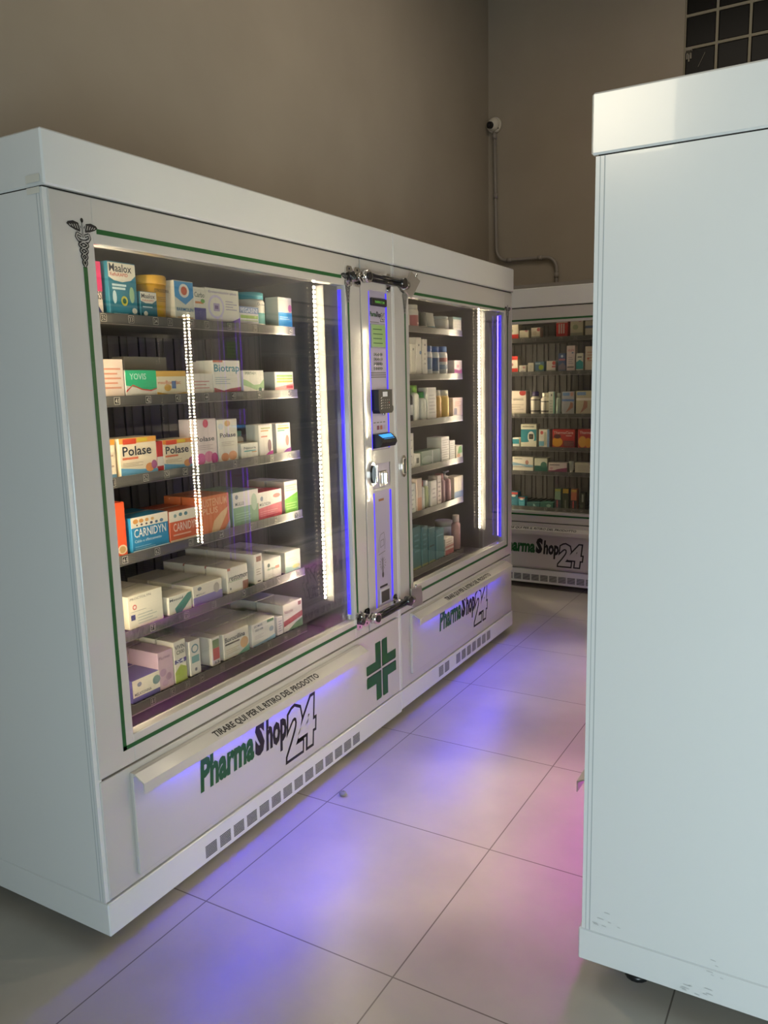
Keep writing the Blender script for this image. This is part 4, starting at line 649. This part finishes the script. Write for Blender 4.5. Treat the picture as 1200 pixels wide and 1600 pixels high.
    ('B',0.3695,0.083,0.134,0,0.795,'box',0.05,'d8dcd8',[('L',5,0.2,0.1,0.8,0.9,'a8b0b0')],'cosmetic_box','pale blue-grey box at the left end on fifth shelf of middle cabinet',4),
    ('B',0.4655,0.052,0.152,0,0.795,'box',0.05,'e4d0c0',[('r',0.1,0.0,0.9,0.4,'dca488')],'cosmetic_box','salmon and white upright box on fifth shelf of middle cabinet',4),
    ('B',0.5175,0.041,0.134,0,0.795,'bottle',0.04,'e0e0dc',[('cap','c04448')],'cosmetic_bottle','slim bottle with red cap on fifth shelf of middle cabinet',4),
    ('B',0.5655,0.034,0.131,0,0.795,'bottle',0.03,'b4bc90',[('cap','e0e0d8')],'cosmetic_bottle','thin olive bottle on fifth shelf of middle cabinet',4),
    ('B',0.6135,0.063,0.123,0,0.795,'box',0.05,'e8e4da',[('L',3,0.2,0.3,0.8,0.8,'b0aca8')],'cosmetic_box','clean white box leaning right on fifth shelf of middle cabinet',4),
    ('B',0.6835,0.044,0.139,0,0.795,'box',0.05,'d8c8bc',[('L',5,0.2,0.1,0.8,0.9,'8c8080')],'cosmetic_box','thin beige box with dark print on fifth shelf of middle cabinet',4),
    ('B',0.7345,0.06,0.143,0,0.795,'bottle',0.04,'ac8c90',[('cap','b87c80')],'cosmetic_bottle','mauve bottle on fifth shelf of middle cabinet',4),
    ('B',0.8015,0.062,0.145,0,0.795,'pump',0.04,'a07880',[('cap','c8c4c0')],'pump_bottle','reddish bottle with white pump head on fifth shelf of middle cabinet',4),
    ('B',0.8785,0.112,0.11,0,0.795,'box',0.06,'ece4c8',[('r',0.0,0,1,0.3,'88a0b8'),('r',0.45,0.3,0.5,1,'d0d0c0')],'cosmetic_box','cream and blue box at the right end on fifth shelf of middle cabinet',4),
    ('B',0.3395,0.07,0.212,0,0.521,'box',0.08,'3c6c74',[('L',4,0.2,0.4,0.8,0.9,'6c98a0'),('r',0,0,1,0.05,'a8a060')],'medicine_box','dark teal box,first from the left on bottom shelf of middle cabinet',5),
    ('B',0.4155,0.079,0.202,0,0.521,'box',0.08,'44747c',[('L',4,0.2,0.4,0.8,0.9,'6c98a0'),('r',0,0,1,0.05,'a8a060')],'medicine_box','dark teal box,second from the left on bottom shelf of middle cabinet',5),
    ('B',0.5085,0.061,0.189,0,0.521,'box',0.08,'447880',[('L',4,0.2,0.4,0.8,0.9,'6c98a0'),('r',0,0,1,0.05,'a8a060')],'medicine_box','dark teal box,third from the left on bottom shelf of middle cabinet',5),
    ('B',0.5835,0.063,0.17,0,0.521,'box',0.08,'447880',[('r',0.1,0.45,0.9,0.5,'1c3438'),('r',0,0,1,0.05,'a8a060')],'medicine_box','dark teal box,fourth from the left on bottom shelf of middle cabinet',5),
    ('B',0.6615,0.088,0.147,0,0.521,'box',0.08,'50848c',[('r',0.05,0.0,0.1,0.8,'90b8c0'),('r',0.05,0.78,0.9,0.82,'90b8c0')],'medicine_box','dark teal box,rightmost of five on bottom shelf of middle cabinet',5),
    ('B',0.7645,0.1,0.083,0,0.521,'box',0.08,'dcd0c4',[('r',0,0,1,0.3,'a85858'),('r',0,0.42,1,0.55,'b07070'),('L',2,0.1,0.6,0.9,0.9,'a89890')],'medicine_box','low box striped white and red on bottom shelf of middle cabinet',5),
    ('B',0.9305,0.105,0.139,0.06,0.521,'bottle',0.05,'dcdce0',[('cap','e4dccc')],'cosmetic_bottle','tall white bottle behind the striped box on bottom shelf of middle cabinet',5),
    ('B',0.9205,0.048,0.179,0,0.521,'bottle',0.05,'a88484',[('cap','d8c8b8')],'cosmetic_bottle','dusty pink bottle at the right end on bottom shelf of middle cabinet',5),
    ('C',0.28,0.091,0.098,0,1.65,'box',0.08,'ece4cc',[('p',[(0,0),(1,0),(1,0.36),(0,0.36)],'e03828'),('e',0.4,0.6,0.2,0.1,'b8c098')],'medicine_box','red and cream box behind the left cabinet edge on top shelf of far cabinet',0),
    ('C',0.38,0.063,0.059,0,1.65,'box',0.06,'efe4c8',[('r',0,0,1,0.22,'b8b4a0'),('e',0.75,0.9,0.15,0.1,'d89090')],'medicine_box','low cream box on top shelf of far cabinet',0),
    ('C',0.461,0.062,0.072,0,1.65,'box',0.06,'efe6cc',[('r',0,0,1,0.22,'b8b4a0'),('e',0.8,0.82,0.18,0.16,'d87070'),('e',0.4,0.5,0.25,0.2,'dcd0b0')],'medicine_box','cream box with pink dot at its corner on top shelf of far cabinet',0),
    ('C',0.632,0.077,0.099,0,1.65,'box',0.08,'e03430',[('r',0.2,0.25,0.32,0.88,'ecd8c8'),('r',0.4,0.25,0.52,0.88,'ecd8c8'),('r',0.6,0.25,0.72,0.88,'ecd8c8'),('r',0,0.94,1,1,'ece0d0')],'medicine_box','square red box with pale bars on top shelf of far cabinet',0),
    ('C',0.726,0.084,0.102,0,1.65,'box',0.08,'ece4c4',[('e',0.4,0.6,0.22,0.16,'c0c89c'),('r',0,0,1,0.25,'c8c4ac'),('e',0.75,0.97,0.14,0.06,'d09080')],'medicine_box','large cream box on top shelf of far cabinet',0),
    ('C',0.823,0.107,0.1,0,1.65,'box',0.08,'ece4c8',[('r',0,0.5,1,0.66,'7888a0'),('r',0,0,1,0.1,'c8c4ac')],'medicine_box','cream box with grey-blue band on top shelf of far cabinet',0),
    ('C',0.28,0.087,0.111,0,1.429,'box',0.08,'ece2cc',[('r',0,0.78,1,1,'e04438'),('r',0,0,1,0.28,'d83c30'),('e',0.5,0.5,0.15,0.1,'c08080')],'medicine_box','white box with red top and red base on second shelf of far cabinet',1),
    ('C',0.377,0.049,0.049,0,1.429,'box',0.05,'ece4d0',[('r',0.2,0.1,0.8,0.3,'b8b0a8'),('e',0.7,0.7,0.2,0.15,'d89c94')],'medicine_box','small low white box on second shelf of far cabinet',1),
    ('C',0.44,0.04,0.064,0,1.429,'box',0.05,'dcd4c0',[('L',4,0.2,0.2,0.8,0.8,'a8a498')],'medicine_box','small upright beige box on second shelf of far cabinet',1),
    ('C',0.489,0.062,0.07,0,1.429,'box',0.05,'5c7c94',[('p',[(0,0),(1,0),(1,0.14),(0,0.2)],'3c6c58'),('e',0.68,0.46,0.28,0.24,'a4b83c'),('r',0.05,0.74,0.6,0.9,'a8bcc8')],'medicine_box','blue box with lime fruit on second shelf of far cabinet',1),
    ('C',0.569,0.061,0.072,0,1.429,'box',0.06,'ece0cc',[('e',0.82,0.8,0.2,0.18,'d85c50'),('r',0.6,0.4,1,0.55,'e07868'),('r',0,0,1,0.18,'a8ac94')],'medicine_box','white box with red round mark on second shelf of far cabinet',1),
    ('C',0.648,0.051,0.119,0,1.429,'box',0.05,'54688c',[('e',0.5,0.84,0.16,0.07,'d8e4ec'),('r',0.08,0.6,0.9,0.7,'c87880'),('p',[(0,0.3),(0.6,0.5),(1,0.3),(1,0.1),(0,0.1)],'8c8088')],'medicine_box','upright slate-blue box on second shelf of far cabinet',1),
    ('C',0.704,0.055,0.166,0,1.429,'box',0.06,'e4d4cc',[('t','SELEN',0.12,0.78,0.88,0.86,'d07c80'),('e',0.72,0.72,0.12,0.03,'6888a8'),('L',4,0.2,0.3,0.8,0.6,'a8a0a8'),('r',0.1,0.15,0.9,0.19,'505050')],'medicine_box','tall pinkish-white box on second shelf of far cabinet',1),
    ('C',0.768,0.046,0.115,0,1.429,'box',0.05,'e8e2d0',[('p',[(0,0.12),(1,0.12),(1,0.5),(0.5,0.64),(0,0.5)],'3ca4a4'),('r',0.2,0.76,0.8,0.82,'484848')],'medicine_box','white box with teal mountain shape on second shelf of far cabinet',1),
    ('C',0.827,0.066,0.157,0,1.429,'box',0.06,'ecdcc4',[('L',4,0.2,0.4,0.8,0.85,'d8a888'),('e',0.3,0.5,0.12,0.04,'d86c48')],'medicine_box','tall cream box cut by the right cabinet on second shelf of far cabinet',1),
    ('C',0.257,0.171,0.159,0,1.148,'box',0.08,'ecdfcc',[('e',0.85,0.92,0.14,0.12,'c84c44'),('t','BENAGOL',0.48,0.6,0.9,0.68,'807468'),('L',3,0.3,0.2,0.9,0.5,'c8bca8'),('r',0,0,1,0.08,'b0a890')],'medicine_box','large cream box with red round seal on third shelf of far cabinet',2),
    ('C',0.451,0.063,0.153,0,1.148,'bottle',0.05,'ece4d0',[('cap','584878'),('r',0.1,0.62,0.9,0.66,'383838'),('r',0.1,0.12,0.9,0.18,'483c34'),('e',0.4,0.34,0.3,0.16,'d8a088')],'pill_bottle','white bottle with purple cap on third shelf of far cabinet',2),
    ('C',0.523,0.062,0.144,0,1.148,'bottle',0.05,'ece6d4',[('cap','ece6d4'),('r',0.1,0.58,0.9,0.62,'383838'),('r',0.1,0.12,0.9,0.18,'483c34'),('e',0.4,0.36,0.3,0.18,'d89880')],'pill_bottle','white bottle with matching white cap on third shelf of far cabinet',2),
    ('C',0.585,0.04,0.151,0,1.148,'box',0.06,'dcdcc8',[('r',0.82,0,1,1,'80c4ac'),('r',0.4,0.8,0.6,0.9,'58584c'),('L',5,0.2,0.1,0.7,0.7,'b8b8a8')],'medicine_box','upright pale box with mint edge on third shelf of far cabinet',2),
    ('C',0.629,0.035,0.142,0,1.148,'bottle',0.03,'c4d4bc',[('cap','d8e0cc')],'spray_bottle','slim mint-white bottle on third shelf of far cabinet',2),
    ('C',0.677,0.082,0.15,0,1.148,'box',0.07,'b4b4b0',[('r',0.05,0.82,0.6,0.96,'7898c0'),('p',[(0,0.58),(1,0.58),(1,0.66),(0,0.68)],'6888b8'),('p',[(0.3,0.08),(0.9,0.3),(0.9,0.5),(0.7,0.55),(0.6,0.35)],'b07c64'),('e',0.8,0.88,0.12,0.1,'c89880')],'medicine_box','blue-grey box picturing a foot on third shelf of far cabinet',2),
    ('C',0.772,0.106,0.153,0,1.148,'box',0.07,'c8c098',[('r',0.05,0.82,0.6,0.96,'7898c0'),('p',[(0.25,0.05),(0.7,0.3),(0.7,0.55),(0.5,0.6),(0.42,0.3)],'b07c64'),('r',0,0.6,1,0.7,'ece4d4')],'medicine_box','yellowish box picturing a foot on third shelf of far cabinet',2),
    ('C',0.332,0.047,0.064,0,0.925,'box',0.05,'ece8dc',[('r',0,0.35,1,0.85,'3c94a0')],'medicine_box','tiny teal and white box on fourth shelf of far cabinet',3),
    ('C',0.392,0.11,0.157,0,0.925,'box',0.08,'ece6cc',[('r',0,0.22,1,0.78,'3c8c94'),('t','ACCU-CHEK',0.1,0.86,0.86,0.93,'383c34'),('p',[(0,0.18),(1,0.3),(1,0),(0,0)],'ece6cc'),('e',0.66,0.45,0.22,0.25,'e8e4d0'),('r',0.52,0.36,0.8,0.58,'34342c'),('r',0.58,0.42,0.72,0.52,'70604c')],'medicine_box','teal and cream box picturing a meter on fourth shelf of far cabinet',3),
    ('C',0.52,0.072,0.123,0,0.925,'box',0.07,'ece6d4',[('r',0.8,0,1,1,'7498b8'),('r',0.0,0.1,0.5,0.35,'88c0d0'),('e',0.28,0.82,0.14,0.1,'c05850'),('r',0.5,0.15,0.7,0.85,'c8c8a8')],'medicine_box','cream box with blue right side on fourth shelf of far cabinet',3),
    ('C',0.614,0.153,0.124,0,0.925,'box',0.07,'bc3c34',[('t','ThermaCare',0.06,0.76,0.92,0.9,'f0dccc'),('r',0.6,0.64,0.86,0.68,'f0d0c0'),('e',0.22,0.32,0.24,0.26,'e8a83c'),('e',0.22,0.62,0.16,0.12,'5c3430'),('r',0.5,0.08,0.96,0.4,'7c4c48'),('L',3,0.54,0.14,0.92,0.36,'a87468')],'medicine_box','wide red box with flame picture on fourth shelf of far cabinet',3),
    ('C',0.788,0.136,0.126,0,0.925,'box',0.07,'bc3c34',[('t','ThermaCare',0.08,0.76,0.98,0.9,'f0dccc'),('e',0.22,0.35,0.2,0.3,'e8b04c'),('e',0.5,0.3,0.16,0.26,'e8a83c')],'medicine_box','red box cut by the right cabinet on fourth shelf of far cabinet',3),
    ('C',0.332,0.149,0.098,0,0.76,'box',0.07,'e4dcc8',[('t','CONNETTIVINA',0.06,0.82,0.46,0.92,'383c40'),('p',[(0,0.36),(0.4,0.4),(0.7,0.3),(1,0.32),(1,0.44),(0.5,0.5),(0,0.62)],'90b4c4'),('r',0,0.28,1,0.31,'484840'),('e',0.7,0.62,0.08,0.16,'a87868')],'medicine_box','white box with pale blue swirl on fifth shelf of far cabinet',4),
    ('C',0.49,0.09,0.093,0,0.76,'box',0.07,'dcdcc4',[('r',0,0,1,0.44,'34685c'),('e',0.72,0.52,0.24,0.22,'4c7c68')],'medicine_box','cream and dark green box on fifth shelf of far cabinet',4),
    ('C',0.589,0.128,0.066,0,0.76,'box',0.06,'d8ccc0',[('p',[(0,0),(1,0),(1,0.5),(0.5,0.34),(0.3,0.2),(0,0.2)],'984c68'),('r',0.06,0.72,0.6,0.8,'585050'),('e',0.16,0.4,0.08,0.14,'c8a0a0')],'medicine_box','low white box with plum base on fifth shelf of far cabinet',4),
    ('C',0.726,0.035,0.077,0,0.76,'tube',0.03,'b8bcac',[('cap','d0ccbc')],'cream_tube','small grey-green tube on fifth shelf of far cabinet',4),
    ('C',0.77,0.136,0.071,0,0.76,'box',0.06,'dcd4b8',[('L',4,0.15,0.2,0.8,0.8,'c0b898')],'medicine_box','low cream box at the right on fifth shelf of far cabinet',4),
    ('C',0.309,0.062,0.096,0,0.514,'box',0.06,'347484',[('r',0,0.84,1,1,'b83c34'),('e',0.5,0.74,0.26,0.08,'ece4d8'),('L',3,0.15,0.15,0.85,0.5,'5c9cac')],'medicine_box','teal box with red top on bottom shelf of far cabinet',5),
    ('C',0.375,0.047,0.063,0,0.514,'box',0.06,'4898a4',[('r',0,0.86,1,1,'b84c3c'),('e',0.5,0.78,0.3,0.1,'ece4d8'),('L',3,0.15,0.15,0.85,0.5,'88c0c8')],'medicine_box','smaller teal box with red top on bottom shelf of far cabinet',5),
    ('C',0.436,0.092,0.032,0,0.514,'box',0.06,'3c6c6c',[('p',[(0.5,0.2),(0.7,0.15),(0.6,0.7),(0.5,0.7)],'a8c8c0'),('r',0,0.8,1,1,'486860')],'medicine_box','low teal box,left,under another on bottom shelf of far cabinet',5),
    ('C',0.533,0.09,0.037,0,0.514,'box',0.06,'3c6c60',[('e',0.66,0.4,0.18,0.3,'98b8a4'),('r',0,0.8,1,1,'4c7868')],'medicine_box','low green box,right,under another on bottom shelf of far cabinet',5),
    ('C',0.636,0.04,0.133,0,0.514,'box',0.05,'88a888',[('r',0,0,1,0.45,'38404c'),('r',0.3,0.05,0.5,0.42,'c86868'),('r',0,0.88,1,1,'a8a858')],'toothpaste_box','upright sage-green box on bottom shelf of far cabinet',5),
    ('C',0.69,0.04,0.136,0,0.514,'box',0.05,'48503c',[('r',0,0.78,1,1,'c8a438'),('r',0.35,0.05,0.6,0.45,'888878')],'toothpaste_box','upright dark box with gold top on bottom shelf of far cabinet',5),
    ('C',0.747,0.039,0.134,0,0.514,'box',0.05,'c87850',[('r',0,0,1,0.45,'38383c'),('r',0,0.86,1,1,'c8a048'),('r',0.3,0.05,0.5,0.42,'c85858')],'toothpaste_box','upright orange box with dark base on bottom shelf of far cabinet',5),
    ('C',0.804,0.039,0.115,0,0.514,'box',0.05,'34382c',[('r',0.4,0.45,0.7,0.9,'a8a898'),('e',0.4,0.2,0.3,0.1,'5c6450')],'toothpaste_box','upright blackish-green box on bottom shelf of far cabinet',5)]
HOME = {'A': ((0, 0, 0), 0), 'B': ((0, 1.5635, 0), 0), 'C': ((-.749, 3.838, 0), -PI/2)}
def place(o, mach, x, y, z):
    (lx, ly, lz), rz = HOME[mach]; c, s = math.cos(rz), math.sin(rz)
    o.location = (lx+c*x-s*y, ly+s*x+c*y, z); o.rotation_euler = (0, 0, rz)
def side_col(c):
    return ink(c)
def decals(m, x, w_, h_, dec, curve=None):
    k = 0
    def put(pts, mt, flip=False):
        nonlocal k
        e = x+.0003+.00012*k
        m.add([((e if curve is None else curve(a, e-x)), (a-.5)*w_, b*h_) for a, b in pts], [tuple(range(len(pts)))], mt); k += 1
    for d in dec:
        if d[0] == 'r': put([(d[1], d[2]), (d[3], d[2]), (d[3], d[4]), (d[1], d[4])], ink(d[5]))
        elif d[0] == 'p': put(d[1], ink(d[2]))
        elif d[0] == 'e': put([(min(1, max(0, d[1]+d[3]*math.cos(2*PI*i/14))), min(1, max(0, d[2]+d[4]*math.sin(2*PI*i/14)))) for i in range(14)], ink(d[5]))
        elif d[0] == 'L':
            n = d[1]
            for i in range(n):
                a, b, c, e = d[2], d[3]+(d[5]-d[3])*i/n, d[4]-(.12*(i % 2)), 0
                put([(a, b), (c, b), (c, b+(d[5]-d[3])/n*.35), (a, b+(d[5]-d[3])/n*.35)], ink(d[6])); k -= 1
            k += 1
        elif d[0] == 't':
            m.text(d[1], x+.0004+.00012*k, (d[2]-.5)*w_, (d[4]-.5)*w_, d[3]*h_, d[5]*h_, ink(d[6]), bold=.012); k += 1
def pack(name, kind, w_, h_, dep, c, dec):
    """front face at local x = 0, centred on y = 0, standing on z = 0"""
    m = MB(); body = ink(c)
    if kind == 'box':
        m.box(-dep, 0, -w_/2, w_/2, 0, h_, body, min(.0012, w_*.08)); decals(m, 0, w_, h_, dec); return m, None
    cap = next((ink(d[1]) for d in dec if d[0] == 'cap'), body); dec = [d for d in dec if d[0] != 'cap']; R_ = w_/2
    if kind in ('jar', 'tub'):
        k0 = .80 if kind == 'tub' else .92
        m.lathe(-R_, 0, [(R_*k0, 0), (R_*(k0+.02), .004), (R_*.95, h_*.80)], [body], 24); band = MB()
        band.lathe(-R_, 0, [(R_*.97, h_*.80), (R_*.99, h_*.82), (R_*.99, h_*.97), (R_*.93, h_)], [body], 24)
        for d in dec:
            if d[0] == 't': m.text(d[1], -R_+R_*.94*.96+.0015, (d[2]-.5)*w_*.8, (d[4]-.5)*w_*.8, d[3]*h_, d[5]*h_, ink(d[6]), bold=.012)
        wrap = [d for d in dec if d[0] in 'rL']
        for d in wrap: 
            if d[0] == 'L':
                for i in range(d[1]): z_ = h_*(d[3]+(d[5]-d[3])*i/d[1]); m.box(-R_+R_*.90, -R_+R_*.945, -R_*.3, R_*.3, z_, z_+.0015, ink(d[6]))
        return m, ('lid', band)
    if kind in ('bottle', 'pump'):
        sq = .85; hc = h_*.20 if kind == 'bottle' else h_*.24; hb = h_-hc
        zs = [0, .003]; prof = [(R_*.93, 0), (R_, .003)]
        lab = sorted([(d[2], d[4], d[5]) for d in dec if d[0] == 'r' and d[4] < .78]); ml = [body]; z = .003
        for a, b, cc in lab:
            a_, b_ = max(a*h_, z+.0005), b*h_
            if b_ <= a_: continue
            prof += [(R_, a_), (R_, b_)]; ml += [body, ink(cc)]; z = b_
        prof += [(R_, max(z+.001, hb*.90)), (R_*.62 if hb > .05 and w_ < .07 else R_*.9, hb)]; ml += [body, body]
        m.lathe(-R_, 0, prof, ml, 20)
        for d in dec:
            if d[0] == 't': m.text(d[1], -R_*.02+.001, (d[2]-.5)*w_*.7, (d[4]-.5)*w_*.7, d[3]*h_, d[5]*h_, ink(d[6]), bold=.012)
        band = MB(); rc = R_*.72 if w_ < .07 else R_*.92
        if kind == 'pump':
            band.lathe(-R_, 0, [(R_*.5, hb), (R_*.5, hb+hc*.35), (R_*.14, hb+hc*.4), (R_*.14, hb+hc*.8), (R_*.3, hb+hc*.82), (R_*.3, h_)], [cap], 12)
            band.box(-R_-.004, -R_+.004, -R_*.3, R_*1.3, h_-hc*.18, h_, cap)
            return m, ('pump_head', band)
        band.lathe(-R_, 0, [(rc, hb), (rc, h_-.002), (rc*.9, h_)], [cap], 20)
        return m, ('cap', band)
    if kind == 'tube':         # squeeze tube standing on its cap, flat crimp on top
        n = 14; hc = h_*.18; k0 = 0; vs = []; rows = [(0.72, .85, hc), (.86, .8, hc+.004), (.95, .5, h_*.6), (1.0, .08, h_*.97), (1.0, .04, h_)]
        for a, b, z in rows: vs += [(-R_*.6+R_*.6*b*math.sin(2*PI*i/n), R_*a*math.cos(2*PI*i/n), z) for i in range(n)]
        fs = [(j*n+i, j*n+(i+1) % n, (j+1)*n+(i+1) % n, (j+1)*n+i) for j in range(len(rows)-1) for i in range(n)]
        m.add(vs, fs, body, True); m.add(vs[-n:], [tuple(range(n))], body)
        band = MB(); band.lathe(-R_*.6, 0, [(R_*.58, 0), (R_*.62, .002), (R_*.60, hc)], [cap], 14); return m, ('cap', band)
    return m, None
GROUP = {'A': 'packs in the nearest left cabinet', 'B': 'packs in the middle cabinet', 'C': 'packs in the far cabinet'}
CATS = {'medicine_box': 'box', 'cosmetic_box': 'box', 'toothpaste_box': 'box', 'pill_bottle': 'bottle', 'cosmetic_bottle': 'bottle', 'lotion_bottle': 'bottle',
        'spray_bottle': 'bottle', 'pump_bottle': 'bottle', 'powder_jar': 'jar', 'cosmetic_jar': 'jar', 'cream_tube': 'tube'}
DONE = []
for (mach, y, w_, h_, back, sh, kind, dep, c, dec, name, label, row) in PACKS:
    m, sub = pack(name, kind, w_, h_, dep, c, dec); o = m.build(name)
    place(o, mach, -.150-back, y+w_/2, sh+.0225); tag(o, label, CATS[name], GROUP[mach])
    if sub: sub[1].build(sub[0], o)
    DONE.append((mach, row, kind, w_, dep, back, y, sh, o, label, name))
# rows of the same pack queued behind the front one on the two lowest shelves, seen from above
for (mach, row, kind, w_, dep, back, y, sh, o, label, name) in DONE:
    if mach != 'A' or row < 3 or kind != 'box' or back: continue
    desc = label.split(' on ')[0].split(',')[0]
    for q, word in enumerate(('next', 'third')[:(2 if row > 3 else 1)]):
        bk = (dep+.006)*(q+1)
        if .150+bk+dep > .56: break
        c2 = o.copy(); col.objects.link(c2); place(c2, mach, -.150-bk, y+w_/2, sh+.0225)
        c2['label'] = ' '.join((word+' in line behind '+desc).split()[:12])+', '+('fourth', 'fifth', 'bottom')[row-3]+' shelf'
